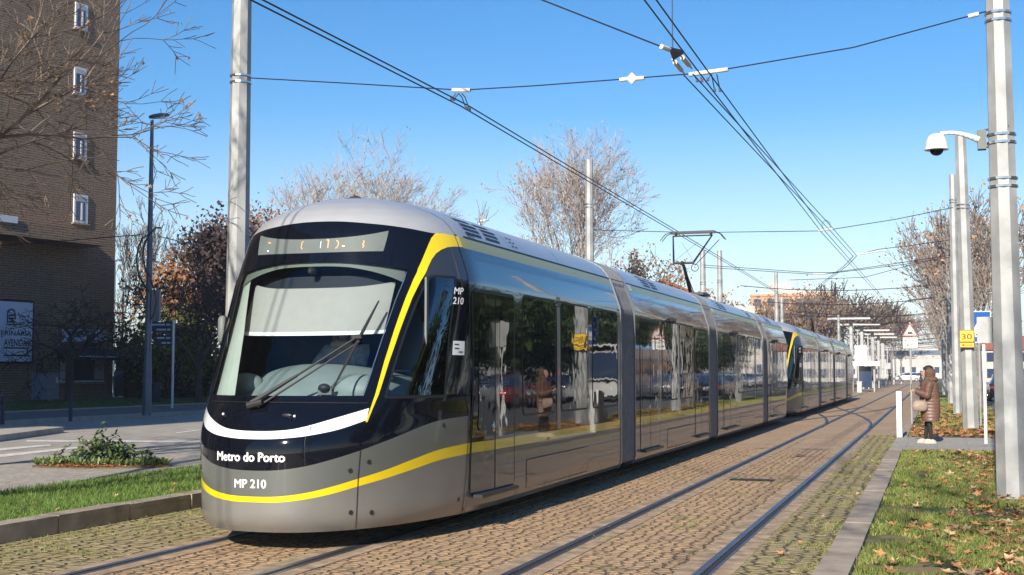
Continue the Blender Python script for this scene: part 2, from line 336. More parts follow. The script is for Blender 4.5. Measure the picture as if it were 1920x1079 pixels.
p0=onZ(0,829,.02);p1=onZ(123,812,.02);p2=onZ(123,806,.02);p3=onZ(0,806,.02)
def prism(name,pts,z0,z1,m,label,kind='structure',cat=None):
    b=MB(); b.loft([[(p[0],p[1],z0) for p in pts],[(p[0],p[1],z1) for p in pts]]); return tag(fixn(b.build(name,m)),label,cat,None,kind)
prism('traffic_island',[(-19.4,21),(-20.3,24.3),(-21.7,28.3),(-23.4,28.6),(-24.6,24),(-25,21)],.0,.17,concrete,'raised pale kerbed traffic island at the left road')
# road markings
def mark(pts,label,z=.026): return tag(MB().poly([(p[0],p[1],z) for p in pts]).build('road_marking',paint_w),label,None,None,'structure')
for i,(ya,xb,yb,ta,tb) in enumerate(((841.5,95,834,4.5,2.5),(853,150,838,5.5,3.),(866,150,849,6.5,4.),(881,60,873,6.5,6.))):
    mark([onZ(-80,ya+80*(ya-yb)/xb,.024),onZ(-80,ya+80*(ya-yb)/xb+ta+1.5,.024),onZ(xb,yb+tb,.024),onZ(xb,yb,.024)],['farthest','second','third','nearest'][i]+' worn white crossing stripe on the left road')
a=onZ(50,826,.024);b_=onZ(374,827.5,.024);c_=onZ(374,831,.024);d_=onZ(50,829,.024); mark([a,b_,c_,d_],'white line across the left road')
a=onZ(330,812,.024);b_=onZ(376,806,.024);c_=onZ(376,807.6,.024);d_=onZ(330,813.6,.024); mark([a,b_,c_,d_],'short white lane line on the left road')
a=onZ(215,845,.024);b_=onZ(320,836.5,.024);c_=onZ(330,839,.024);d_=onZ(205,850,.024); mark([a,b_,c_,d_],'white crossing stripe behind the flower bed')
# ------------------------------------------------------------ tram
XC=-5.793; TY0=10.193; NE=2.516; TL=33.4
ZW=[(.18,1.27),(.24,1.31),(.32,1.325),(2.5,1.325),(2.57,1.315),(2.92,1.20),(3.0,1.165),(3.09,1.11),(3.17,1.04),(3.24,.93),(3.30,.80),(3.38,.60),(3.43,.40),(3.46,.2),(3.47,.02)]
ZS=[(.18,.08),(.24,.02),(.32,.0),(.6,0),(.95,.0),(1.05,.04),(1.2,.13),(1.35,.28),(2.0,.70),(2.6,1.06),(3.0,1.17),(3.08,1.22),(3.16,1.28),(3.24,1.38),(3.32,1.53),(3.40,1.78),(3.45,2.15),(3.47,2.6)]
ZD=[(.2,2.98),(.6,2.87),(.95,2.7),(1.2,2.39),(1.35,1.98),(2.0,1.52),(2.6,1.27),(3.0,1.09),(3.2,1.05),(3.47,.9)]
def it(T,z): return float(np.interp(z,[a for a,b in T],[b for a,b in T]))
def smooth_it(T,h=.05):
    zs=np.arange(T[0][0]-.1,T[-1][0]+.1,.01); v=np.interp(zs,[a for a,b in T],[b for a,b in T])
    k=np.ones(7)/7; vp=np.pad(v,3,mode='edge'); v2=np.convolve(vp,k,'valid'); return zs,v2
_zs,_vs=smooth_it(ZS); _zd,_vd=smooth_it(ZD)
def SC(z): return float(np.interp(z,_zs,_vs)) if z<3.2 else it(ZS,z)
def DD(z): return float(np.interp(z,_zd,_vd))
def S0(q,z):
    w,s0,D=it(ZW,z),SC(z),DD(z); a=abs(q)
    if a<=1: x=w*math.sin(a*math.pi/2)**(2/NE); s=s0+D*(1-math.cos(a*math.pi/2))
    else: x=w; s=s0+D+(a-1)
    return Vector((math.copysign(x,q),min(s,2.62),z))
def S(q,z,off=0.):
    p=S0(q,z)
    if off:
        e=.004; q1=q if abs(q)>1e-3 else 1e-3
        a=S0(q1+e,z)-S0(q1-e,z); b=S0(q,min(z+e*2,3.46))-S0(q,z-e*2); n=a.cross(b)
        if n.length>1e-9:
            n.normalize(); 
            if n.dot(Vector((p.x,p.y-2.2,(p.z-1.6)*.4)))<0: n=-n
            p=p+n*off
    return p
def qs(s,z):   # angle parameter where the plan outline reaches distance s from the nose
    s0,D=SC(z),DD(z); c=(s0+D-s)/D
    return math.acos(max(-1,min(1,c)))/(math.pi/2) if c>0 else 1+(s-s0-D)
def qo(o,z):   # ... lateral offset o
    return math.copysign(math.asin(min(1,(abs(o)/it(ZW,z))**(NE/2)))/(math.pi/2),o)
def hal(s,z):
    w,s0,D=it(ZW,z),SC(z),DD(z); c=(s0+D-s)/D
    return w*(1-min(1,c)**2)**(1/NE) if c>0 else w
def crv(pts):
    xs=[p[0] for p in pts]; ys=[p[1] for p in pts]; n=len(xs)
    m=[(ys[min(i+1,n-1)]-ys[max(i-1,0)])/(xs[min(i+1,n-1)]-xs[max(i-1,0)]) for i in range(n)]
    if xs[0]==0: m[0]=0
    def f(x):
        x=abs(x) if xs[0]==0 else x
        if x<=xs[0]: return ys[0]
        if x>=xs[-1]: return ys[-1]
        i=max(j for j in range(n-1) if xs[j]<=x); h=xs[i+1]-xs[i]; t=(x-xs[i])/h
        return (2*t**3-3*t*t+1)*ys[i]+(t**3-2*t*t+t)*h*m[i]+(-2*t**3+3*t*t)*ys[i+1]+(t**3-t*t)*h*m[i+1]
    return f
SE=2.02
def qe(z): return qs(SE,z)
ybot=crv([(0,.450),(.077,.454),(.175,.481),(.271,.522),(.354,.570),(.467,.630),(.572,.690),(.687,.752),(.84,.785)])
ytop=crv([(0,.499),(.077,.506),(.175,.537),(.271,.586),(.355,.638),(.469,.708),(.575,.784),(.692,.855),(.84,.890)])
gtop=crv([(0,.729),(.083,.740),(.174,.772),(.272,.828),(.371,.895),(.452,.957),(.543,1.03),(.617,1.09),(.701,1.138),(.855,1.166)])
hbot=crv([(0,1.006),(.135,1.026),(.232,1.062),(.295,1.096),(.386,1.168)])
htop=crv([(0,1.074),(.095,1.088),(.159,1.119),(.254,1.184),(.386,1.275)])
wq=crv([(1.3,.346),(1.39,.352),(1.65,.366),(1.875,.378),(2.16,.393),(2.37,.410),(2.61,.436)])
wz=crv([(0,2.686),(.12,2.678),(.2,2.662),(.3,2.640),(.436,2.605)])
btop=crv([(0,3.10),(.27,3.066),(.466,3.034),(.657,2.998),(.742,3.004),(.884,2.998),(1.1,2.998)])
YA=[(.383,1.15),(.392,1.27),(.40,1.4),(.409,1.7),(.425,2.0),(.436,2.16),(.449,2.32),(.471,2.51),(.496,2.62),(.526,2.70),(.556,2.78),(.592,2.87),(.625,2.94),(.67,2.995),(.75,3.003),(.82,3.0),(.9,2.997)]
YB=[(.391,1.15),(.402,1.27),(.416,1.4),(.432,1.7),(.454,2.0),(.468,2.16),(.484,2.32),(.512,2.49),(.535,2.57),(.560,2.645),(.592,2.72),(.632,2.785),(.68,2.83),(.735,2.862),(.79,2.876),(.84,2.883),(.9,2.885)]
NV=60
def layer(b,za,zb,qa=None,qb=None,nq=72,nz=6,off=0.):
    """za,zb: functions of q; spans q from qa(z) to qb(z)"""
    def f(u,v):
        q0=-1 if qa is None else None
        # iterate z for q bounds
        t=u
        zg=2.0
        ql=(qa or (lambda z:-qe(z))); qr=(qb or qe)
        q=.5
        zz=(za(0)+zb(0))/2
        for _ in range(3):
            q=ql(zz)+(qr(zz)-ql(zz))*t; zz=za(q)+(zb(q)-za(q))*v
        return S(q,zz,off)
    return b.grid(f,nq,nz)
cst=lambda c:(lambda q:c)
def ruled(b,A,B,nu,nv,off=0.):
    def idx(T,u):
        x=u*(len(T)-1); i=min(int(x),len(T)-2); t=x-i; return (T[i][0]+(T[i+1][0]-T[i][0])*t,T[i][1]+(T[i+1][1]-T[i][1])*t)
    def f(u,v):
        a=idx(A,u); c=idx(B,u); return S(a[0]+(c[0]-a[0])*v,a[1]+(c[1]-a[1])*v,off)
    return b.grid(f,nu,nv)
def mir(T): return [(-q,z) for q,z in T]
def line_on(b,pts,wd=.006,off=.006,n=12):
    """thin seam strip following (q,z) points"""
    P=[]
    for i in range(len(pts)-1):
        for k in range(n): t=k/n; P.append((pts[i][0]+(pts[i+1][0]-pts[i][0])*t,pts[i][1]+(pts[i+1][1]-pts[i][1])*t))
    P.append(pts[-1]); Q=[S(q,z,off) for q,z in P]
    for i in range(len(Q)-1):
        d=(Q[i+1]-Q[i]).normalized(); nn=(S(*P[i],.02)-S0(*P[i])).normalized(); t=d.cross(nn).normalized()*wd/2
        b.quad(Q[i]-t,Q[i+1]-t,Q[i+1]+t,Q[i]+t)
def textmesh(s,size=1.,bold=0.,align='LEFT'):
    c=bpy.data.curves.new('lettering','FONT'); c.body=s; c.size=size; c.align_x=align; c.offset=bold; c.resolution_u=3
    o=bpy.data.objects.new('lettering',c); COL.objects.link(o); dg=bpy.context.evaluated_depsgraph_get(); dg.update()
    me=bpy.data.meshes.new_from_object(o.evaluated_get(dg)); bpy.data.objects.remove(o); 
    V=[tuple(v.co) for v in me.vertices]; Fc=[tuple(p.vertices) for p in me.polygons]; bpy.data.meshes.remove(me); return V,Fc
def text_fit(s,w,h,bold=0.):
    V,Fc=textmesh(s,1.,bold); xs=[v[0] for v in V]; ys=[v[1] for v in V]; x0,x1,y0,y1=min(xs),max(xs),min(ys),max(ys)
    if s=='' : return [],[]
    cap=.729; W1=x1-x0
    return [((v[0]-x0)/W1*w,(v[1])/cap*h) for v in V],Fc
def text_obj(name,s,w,h,fn,m,parent,bold=.012,sidew=None):
    V,Fc=text_fit(s,w,h,0.); b=MB()
    for k,(dx,dy) in enumerate(((0,0),(bold*w*.35,0),(-bold*w*.35,0),(0,bold*w*.25),(0,-bold*w*.25))):
        n=len(b.v); b.v+=[tuple(Vector(fn(x+dx,y+dy))+Vector((0,-.0006*k,0) if sidew is None else (.0006*k,0,0))) for x,y in V]; b.f+=[tuple(i+n for i in f) for f in Fc]; b.m+=[0]*len(Fc)
    return b.build(name,m,parent)
tram=empty('tram',(XC,TY0,0),0,'front tram unit facing the camera, black and grey with yellow stripes and the driver inside','tram','the two coupled tram units')
def split_build(b,name,m,parent):
    # one object for every connected stroke
    groups=[]
    for f in b.f:
        pts=[Vector(b.v[i]) for i in f]; hit=None
        for g in groups:
            if any((p-q).length<.02 for p in pts for q in g['p']): hit=g; break
        if not hit: hit={'p':[],'f':[]}; groups.append(hit)
        hit['p']+=pts; hit['f'].append(pts)
    for g in groups:
        o=MB()
        for pts in g['f']: o.poly(pts)
        o.build(name,m,parent)
def cab_parts(root):
    P=[]
    def mk(b,name,m,sm=True,ang=None,lab=None):
        o=b.build(name,m,root,sm,ang); 
        if lab: o['label']=lab
        P.append(o); return o
    mk(layer(MB(),cst(.18),ybot,nz=8),'bumper_skirt',light_grey_paint,lab='light grey lower nose skirt')
    mk(layer(MB(),ybot,ytop,nz=2),'yellow_stripe',yellow_paint,lab='curved yellow stripe round the nose')
    mk(layer(MB(),ytop,gtop,nz=6),'grey_nose_panel',grey_paint)
    b=layer(MB(),gtop,cst(1.325),nz=10)
    # frame band below glass, pillars, header
    layer(b,cst(1.325),cst(1.39),nz=2)
    for s in (1,-1):
        def mz(a,c): return [(s*a[i](z) if callable(a[i]) else s*a[i],z) for i,z in c]
        zl=[1.39+(2.605-1.39)*i/24 for i in range(25)]
        qa_=crv([(1.37,.446),(1.7,.462),(2.0,.484),(2.3,.515),(2.5,.55),(2.56,.575)])
        ruled(b,[(s*wq(z),z) for z in zl],[(s*qa_(z),z) for z in zl],24,3)
        ruled(b,[(s*.745,z) for z in zl],[(s*qe(z),z) for z in zl],24,4)
        ruled(b,[(s*qa_(2.545),2.545),(s*.745,2.545)],[(s*qa_(2.605),2.605),(s*.745,2.605)],8,2)
    layer(b,wz,cst(2.7),qa=lambda z:-.436,qb=lambda z:.436,nz=2,nq=40)
    for s in (1,-1): ruled(b,[(s*.436,2.605),(s*.6,2.605),(s*qe(2.605),2.605)],[(s*.436,2.7),(s*.6,2.7),(s*qe(2.7),2.7)],24,3)
    layer(b,cst(2.7),btop,nz=8)
    mk(b,'cab_shell',gloss_black)
    mk(layer(MB(),btop,cst(3.468),nz=22,qa=lambda z:-1.35,qb=lambda z:1.35),'roof_cap',roof_silver,lab='silver domed roof cap over the cab')
    for s in (1,-1):
        A=[(s*q,z) for q,z in YA]; B=[(s*q,z) for q,z in YB]
        if s>0: mk(ruled(MB(),A,B,80,3,.005),'yellow_swoosh',yellow_paint)
        Bb=[(s*q,z) for q,z in YB if z>2.5]; low=[(s*(q if i else q),2.54) for i,(q,z) in enumerate(YB) if z>2.5]
        mk(ruled(MB(),Bb,low,30,6,.003),'band_panel',band_paint)
        mk(ruled(MB(),[(s*crvq(z),z) for z in ZQ],[(s*.742,z) for z in ZQ],16,6,.002),'cab_side_window',cab_glass)
        fr=MB(); loop=[(s*crvq(z),z) for z in ZQ]; line_on(fr,loop,.022,.006,3); line_on(fr,[(s*.742,1.37),(s*.742,2.55)],.03,.006); line_on(fr,[(s*.446,1.372),(s*.742,1.372)],.03,.006); line_on(fr,[(s*.578,2.555),(s*.742,2.555)],.02,.006)
        mk(fr,'window_rubber',seam_black,False)
    def seam(pts,wd): mkb=MB(); line_on(mkb,pts,wd); mk(mkb,'panel_seam',seam_black,False)
    for s in (1,-1): seam([(s*.352,.19),(s*.362,.64),(s*.374,.9)],.007)
    for s in (1,-1): seam([(s*qe(z)*.995,z) for z in (.2,.6,1.1,1.6,2.1,2.55,2.9,3.0)],.012)
    seam([(-.31,1.328),(0,1.328),(.378,1.322)],.012)
    seam([(.17,.78),(.166,1.03)],.005); seam([(-.17,.78),(-.166,1.03)],.005)
    sv=MB()
    for s in (1,-1): line_on(sv,[(s*(wq(z)-.004),z) for z in (1.4,1.7,2.0,2.3,2.58)],.008,.004)
    mk(sv,'silver_window_trim',chrome,False)
    bo=MB()
    for q,z in [(.335,.72),(.335,.345),(.405,.79),(.41,.33),(.72,1.09),(.76,.34),(-.335,.72),(-.335,.345),(-.405,.79)]:
        p=S(q,z,.002); n=(S(q,z,.02)-S0(q,z)).normalized(); bo.tube(p,p+n*.004,.022,n=12)
    mk(bo,'towing_cover_bolts',steel,False)
    hl=mk(layer(MB(),hbot,htop,qa=lambda z:-.386,qb=lambda z:.386,nq=60,nz=3,off=.006),'headlight_strip',white_lamp)
    hs_=MB()
    line_on(hs_,[(.18,1.045),(.176,1.125)],.006,.009); line_on(hs_,[(-.18,1.045),(-.176,1.125)],.006,.009)
    for qc in (.245,.262): 
        for k in range(10):
            a=k/10*2*math.pi; b2=(k+1)/10*2*math.pi
            line_on(hs_,[(qc+.007*math.cos(a),1.118+(qc-.24)*.5+.016*math.sin(a)),(qc+.007*math.cos(b2),1.118+(qc-.24)*.5+.016*math.sin(b2))],.003,.009,1)
    o=hs_.build('headlight_seam',steel,hl)
    wd=layer(MB(),cst(1.39),lambda q:min(wz(q),2.69),qa=lambda z:-wq(min(z,2.6)),qb=lambda z:wq(min(z,2.6)),nq=48,nz=24)
    mk(wd,'windshield',wind_glass)
    dp=mk(layer(MB(),crv([(0,2.775),(.33,2.785)]),crv([(0,2.915),(.12,2.925),(.25,2.955),(.36,2.995)]),qa=lambda z:-(.315+(z-2.785)*.2),qb=lambda z:.315+(z-2.785)*.2,nq=40,nz=3,off=.004),'destination_display',sign_panel)
    mk_led=MB()
    def seg(o0,z0,o1,z1,wd=.008):
        P=[(o0+(o1-o0)*i/3,z0+(z1-z0)*i/3) for i in range(4)]
        line_on(mk_led,[(qo(a,z),z) for a,z in P],wd,.008,1)
    for sh in (0,1):
        pass
    # fragments of the refreshing LED text
    for o_,z_ in ((-.555,2.90),(-.535,2.895)): seg(o_,z_,o_+.018,z_+.004,.012)
    for cx,zz in ((-.135,2.855),):
        seg(cx+.012,zz+.04,cx,zz+.02); seg(cx,zz+.02,cx,zz-.02); seg(cx,zz-.02,cx+.012,zz-.04)
    seg(.135,2.90,.155,2.90,.012); seg(.155,2.90,.155,2.82,.010)
    seg(.235,2.895,.258,2.88); seg(.258,2.88,.262,2.85); seg(.262,2.85,.25,2.82); seg(.25,2.82,.235,2.815)
    seg(.50,2.89,.51,2.87); seg(.51,2.87,.495,2.855); seg(.495,2.855,.512,2.835); seg(.512,2.835,.50,2.82)
    split_build(mk_led,'led_digit',led,dp)
    mk_led=MB(); seg(-.55,2.815,-.53,2.815,.014); seg(.075,2.89,.075,2.82,.005); seg(.30,2.835,.325,2.835,.01); split_build(mk_led,'led_digit',ledw,dp)
    # writing on the nose
    def nose(o0,z0,slope): return lambda x,y:S(qo(o0+x,z0),z0+slope*x+y,.004)
    mk_t=text_obj('fleet_name','Metro do Porto',.70,.083,nose(-.405,.812,-.002),white_text,root,.014); P.append(mk_t)
    P.append(text_obj('fleet_number','MP 210',.318,.078,nose(-.19,.577,0),white_text,root,.022))
    for t_,zb in (('MP',2.385),('210',2.285)):
        P.append(text_obj('side_fleet_number',t_,.145 if t_=='MP' else .165,.072,lambda x,y,zb=zb:S(qs(1.735+x,2.35),zb+y,.005),white_text,root,.03,1))
    st=MB(); ruled(st,[(qs(1.66,1.85),1.775),(qs(1.88,1.85),1.775)],[(qs(1.66,1.85),1.915),(qs(1.88,1.85),1.915)],5,2,.005); P.append(st.build('notice_sticker',white_text,root))
    nt_=MB(); 
    for a_,zz in ((1.69,1.875),(1.69,1.835),(1.76,1.80)): ruled(nt_,[(qs(a_,zz),zz),(qs(a_+.08,zz),zz)],[(qs(a_,zz),zz+.012),(qs(a_+.08,zz),zz+.012)],3,1,.007)
    P.append(nt_.build('sticker_print',int_dark,root))
    # nose shelf details: two small white lamps and an oval camera window
    lp=MB()
    for q,z in ((-.16,1.215),(.105,1.205)): lp.ball(S(q,z,.01),.013,8,6)
    mk(lp,'marker_lamp',white_lamp)
    ov=MB(); c=S(.075,1.215,.004); ov.ball(c,(.055,.012,.018),14,6); mk(ov,'camera_window',steel)
    # cab mirror pod at the far side
    mp=MB(); mp.loft([[(-1.11+dx*k,1.30+dy*k,z) for dx,dy in ((-.035,-.04),(.03,-.04),(.03,.04),(-.035,.04))] for z,k in ((1.90,.6),(1.93,1),(2.15,1),(2.18,.6))]); mk(mp,'camera_pod',int_grey)
    # wiper
    wp=mk(MB(),'wiper',rubber) if False else None
    wp=empty_child('wiper',root); P.append(wp)
    b=MB(); A=S(-.03,1.285,.05); Bq=S(.262,1.91,.055)
    dd=Vector((0,0,.028))
    b.tube(A,Bq,.014,.009,6); b.tube(A+Vector((.05,0,-.03)),Bq+Vector((.02,0,-.045)),.012,.008,6)
    b.tube(A+Vector((-.02,0,0)),A+(Bq-A)*.42,.03,.016,6); b.tube(A+Vector((-.05,.0,-.02)),A+Vector((.10,0,.015)),.035,.03,8); b.build('arm',rubber,wp)
    b=MB(); b.box(Bq,(.10,.05,.03)); b.build('pivot',steel,wp)
    b=MB(); c1=S(.318,2.27,.035); c0=S(.215,1.43,.03); b.path([c1,c1+(c0-c1)*.35,c0],[.008,.017,.008],6); b.build('blade',rubber,wp)
    return P
def empty_child(name,parent):
    o=bpy.data.objects.new(name,None); COL.objects.link(o); o.parent=parent; return o
ZQ=[1.37+(2.55-1.37)*i/16 for i in range(17)]
_cq=crv([(1.37,.446),(1.7,.462),(2.0,.484),(2.3,.515),(2.5,.55),(2.56,.58)])
def crvq(z): return _cq(z)
cabp=cab_parts(tram)
# ---- module bodies
PROF=[.18,.24,.32,.5,.785,.89,1.1,1.6,2.1,2.5,2.57,2.88,3.0,3.09,3.17,3.24,3.30,3.38,3.43,3.46]
def pmat(z0): return 0 if z0<.785-1e-3 else 1 if z0<.88 else 2 if z0<2.5-1e-3 else 3 if z0<2.87 else 4 if z0<2.99 else 5
def module(root,s0,s1,name='car_body'):
    b=MB(); ss=[s0]
    while ss[-1]<3.3 and ss[-1]<s1-.1: ss.append(min(ss[-1]+.12,s1))
    if ss[-1]<s1: ss.append(s1)
    def row(s):
        R=[Vector((hal(s,z) if s<3.4 else it(ZW,z),s,z)) for z in PROF]; Lh=[Vector((-p.x,p.y,p.z)) for p in reversed(R)]; return R+[Vector((0,s,3.47))]+Lh
    rows=[row(s) for s in ss]; n=len(rows[0]); k=0
    b.v=[tuple(p) for r in rows for p in r]
    for i in range(len(rows)-1):
        for j in range(n):
            jj=(j+1)%n; z0=min(rows[0][j].z,rows[0][jj].z) if jj else .18
            b.f.append((i*n+j,(i+1)*n+j,(i+1)*n+jj,i*n+jj)); b.m.append(pmat(z0) if jj else 6)
    b.f.append(tuple(range(n))); b.m.append(6); b.f.append(tuple((len(rows)-1)*n+j for j in reversed(range(n)))); b.m.append(6)
    o=b.build(name,[side_grey,side_yellow,mirror_black,band_paint,stripe_roof,roof_silver,seam_black],root,True,18); return o
def sp(s,z,off,side=1):
    h=hal(s,z) if s<3.4 else it(ZW,z)
    if z>3.0: nz=.75 if z<3.2 else .9
    elif z>2.55: nz=.31
    else: nz=0
    return Vector((side*(h+off*math.sqrt(1-nz*nz)),s,z+off*nz))
def rpatch(b,s0,s1,z0,z1,r,off,side=1,n=14):
    """rounded rectangle laid on the side"""
    us=[]
    for i in range(7): us.append(s0+r*(1-math.cos(i/6*math.pi/2)))
    m=max(2,int((s1-s0)/.25))
    for i in range(1,m): us.append(s0+r+(s1-s0-2*r)*i/m)
    for i in range(7): us.append(s1-r*(1-math.sin(i/6*math.pi/2)))
    us=sorted(set(round(u,5) for u in us)); cols=[]
    for u in us:
        d=min(u-s0,s1-u); dz=r-math.sqrt(max(0,r*r-(r-d)**2)) if d<r else 0
        cols.append([sp(u,z0+dz+(z1-z0-2*dz)*k/4,off,side) for k in range(5)])
    for i in range(len(cols)-1):
        for k in range(4):
            q=(cols[i][k],cols[i+1][k],cols[i+1][k+1],cols[i][k+1]); b.quad(*(q if side>0 else q[::-1]))
    return b
def window(root,s0,s1,z0=1.13,z1=2.47,side=1,name='window'):
    o=rpatch(MB(),s0,s1,z0,z1,.07,.005,side).build(name,window_glass,root)
    rpatch(MB(),s0-.025,s1+.025,z0-.025,z1+.025,.09,.0025,side).build('window_seal',seam_black,o)
def door(root,s0,s1,side=1):
    z0,z1=.37,2.44; m=(s0+s1)/2
    d=empty_child('door',root)
    rpatch(MB(),s0-.028,s1+.028,z0-.02,z1+.028,.10,.0025,side).build('door_seal',seam_black,d)
    for a,c in ((s0+.008,m-.016),(m+.016,s1-.008)):
        for za,zb,mm in ((z0+.01,.783,side_grey),(.785,.89,side_yellow),(.892,z1-.01,mirror_black)):
            rpatch(MB(),a,c,za,zb,.004,.0055,side).build('door_leaf',mm,d)
        rpatch(MB(),a+.14,c-.14,1.0,2.2,.06,.008,side).build('door_pane',window_glass,d)
        g=MB()
        for zz in (1.50,1.47,1.36): rpatch(g,a+.17,c-.17,zz,zz+.008,.003,.010,side)
        g.build('pane_lettering',int_grey,d)
    b=MB(); b.box(sp((s0+s1)/2,.345,.03,side),(.10,s1-s0-.1,.035)); b.build('door_step',steel,d)
    b=MB(); p=sp(m-.05,1.03,.008,side); b.ball(p,(.012,.035,.06),10,6); b.build('door_button',chrome,d)
mods=[(SE,8.5),(9.5,16.4),(17.5,25.2),(26.2,TL-SE)]
for s0,s1 in mods[:3]: module(tram,s0,s1)
bt=module(tram,26.2,TL-6.0); 
tail=module(tram,SE,6.0); tail.rotation_euler=(0,0,math.pi); tail.location=(0,TL,0)
for side in (1,-1):
    door(tram,2.10,3.40,side)
    window(tram,3.74,5.05,side=side); window(tram,5.32,6.62,side=side); window(tram,6.88,8.28,side=side)
    door(tram,9.85,11.35,side); window(tram,11.6,13.0,side=side); window(tram,13.2,14.5,side=side); door(tram,14.75,16.15,side)
    door(tram,18.3,20.2,side); window(tram,20.5,21.9,side=side); window(tram,22.1,23.4,side=side); window(tram,23.7,24.9,side=side)
    door(tram,26.7,28.1,side); window(tram,28.4,29.7,side=side); window(tram,29.9,31.2,side=side)
    # grey pillars between windows
    b=MB()
    for a,c in ((5.12,5.27),(8.33,8.48),(23.46,23.62)): rpatch(b,a,c,.9,2.54,.01,.004,side)
    b.build('window_pillar',light_grey_paint,tram)
    # skirt hatches, roof grilles, seams
    for a,c in ((3.85,6.6),(12.0,14.3),(20.8,23.2),(28.5,30.6)):
        b=MB(); rpatch(b,a,c,.19,.612,.03,.002,side); o=b.build('access_hatch',seam_black,tram); rpatch(MB(),a+.012,c-.012,.185,.60,.025,.0045,side).build('hatch_cover',side_grey,o)
    b=MB()
    for a in (3.48,4.6,5.7,7.3,12.8,21.5): rpatch(MB(),a,a+.012,.19,.32,.002,.007,side).build('skirt_seam',seam_black,tram)
    b=MB(); b.ball(sp(4.75,.80,.0,side),(.012,.03,.02)); b.ball(sp(5.2,1.62,.0,side),(.01,.025,.07)); b.build('side_marker_lamp',mat('orange_marker_lamp',(.75,.2,.02),.3) if side>0 else bpy.data.materials['orange_marker_lamp'],tram)
    for a in (12.35,19.9,28.0):
        b=MB(); b.ball(sp(a,2.52,.03,side),(.05,.09,.05)); b.ball(sp(a,2.52,.07,side),(.04,.05,.04)); b.build('side_camera',rubber,tram)
    b=MB(); s_=2.05
    rpatch(b,SE,TL-SE,3.0,3.018,.004,.003,side); b.build('roof_gutter',seam_black,tram)
    for a0,nn in ((2.40,2),(11.1,2),(19.0,2),(27.6,2),(23.8,1)):
        for g_ in range(nn):
            a=a0+g_*.62; gr=MB()
            for r_ in range(4):
                zz=3.055+r_*.052+(.012 if r_==3 else 0)
                rpatch(gr,a+.03*(r_),a+.50+.03*r_-.02,zz,zz+.030,.006,.004,side)
            g=gr.build('roof_grille',seam_black,tram)
            for k_ in range(3): rpatch(MB(),a+.15+.12*k_,a+.16+.12*k_,3.06,3.13,.003,.007,side).build('grille_strut',chrome,g)
    b=MB()
    for a in (3.95,11,18.5,24.2,30.1):
        for z_ in (3.06,3.11,3.16):
            for k_ in (0,1): rpatch(b,a+k_*.13,a+.06+k_*.13,z_,z_+.02,.008,.004,side)
    b.build('roof_vent_holes',seam_black,tram)
    b=MB()
    for a in (SE,3.78,5.8,12.6,20.6,22.8,29.3): 
        for k_ in range(8):
            z_=3.02+k_*.055; 
            if z_+.055<3.44: rpatch(b,a,a+.014,z_,z_+.055,.001,.006,side)
    b.build('roof_joint_strip',chrome,tram)
    for a in (9.56,17.56,26.26):
        rpatch(MB(),a,a+.28,2.885,2.995,.004,.005,side).build('yellow_flash',yellow_paint,tram)
# ---- gangways
for a,c in ((8.5,9.5),(16.4,17.5),(25.2,26.2)):
    g=empty_child('gangway',tram); rings=[]; n_=9
    for i in range(n_*4+1):
        s=a+(c-a)*i/(n_*4); k=(.055,.03,.012,.03)[i%4]
        R=[(max(.0,it(ZW,z)-k*1.0),s,z-(k*.5 if z>2.9 else 0)) for z in PROF[1:]]; rings.append(R+[(0,s,3.47-k)]+[(-x,y_,z) for x,y_,z in reversed(R)])
    MB().loft(rings).build('bellows',bellows,g)
    for e in (a-.01,c-.05):
        rg=[]
        for s in (e,e+.06):
            R=[(it(ZW,z)+.012,s,z) for z in PROF]; rg.append(R+[(0,s,3.485)]+[(-x,y_,z) for x,y_,z in reversed(R)])
        MB().loft(rg).build('gangway_frame',light_grey_paint if e<a else side_grey,g)
# ---- bogies
for s_ in (4.2,12.9,21.4,29.2):
    bg_=empty_child('bogie',tram)
    MB().box((0,s_,.30),(2.2,2.6,.22)).build('bogie_frame',rubber,bg_)
    for dx in (-.74,.74):
        for dy in (-.9,.9):
            MB().tube((dx-.05,s_+dy,.29),(dx+.05,s_+dy,.29),.275,n=20).build('wheel',steel,bg_)
MB().box((0,TL/2,.52),(2.3,TL-4,.55)).build('underframe',seam_black,tram)
# ---- cab interior
b=MB(); b.box((0,2.35,1.9),(2.3,.04,1.6)); b.build('cab_partition',int_blue,tram)
b=MB(); b.box((0,1.55,1.05),(1.5,1.3,.04)); b.build('cab_floor',int_dark,tram)
b=MB()
def inner(q,z,o): return S(q,z,o)
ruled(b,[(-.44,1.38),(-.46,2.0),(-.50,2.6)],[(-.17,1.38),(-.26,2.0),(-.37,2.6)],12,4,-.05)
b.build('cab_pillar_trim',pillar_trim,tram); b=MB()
ruled(b,[(.475,1.38),(.50,2.0),(.54,2.6)],[(.44,1.38),(.465,2.0),(.50,2.6)],12,2,-.10)
b.build('cab_pillar_trim',int_grey,tram)
b=MB(); layer(b,lambda q:wz(q)-.035-.085*(abs(q)/.43)**3,lambda q:wz(q)+.01,qa=lambda z:-.43,qb=lambda z:.43,nq=40,nz=2,off=-.035); b.build('cab_header_trim',int_grey,tram)
b=MB(); layer(b,cst(2.35),cst(2.62),qa=lambda z:-.42,qb=lambda z:.42,nq=30,nz=2,off=-.20); b.build('cab_ceiling_trim',int_dark,tram)
bl=layer(MB(),cst(2.06),crv([(0,2.50),(.2,2.51),(.4,2.555)]),qa=lambda z:-.392,qb=lambda z:.392,nq=30,nz=3,off=-.14).build('sun_blind',blind,tram)
b=MB(); layer(b,cst(2.025),cst(2.06),qa=lambda z:-.40,qb=lambda z:.40,nq=30,nz=1,off=-.135); b.build('blind_bar',white_text,bl)
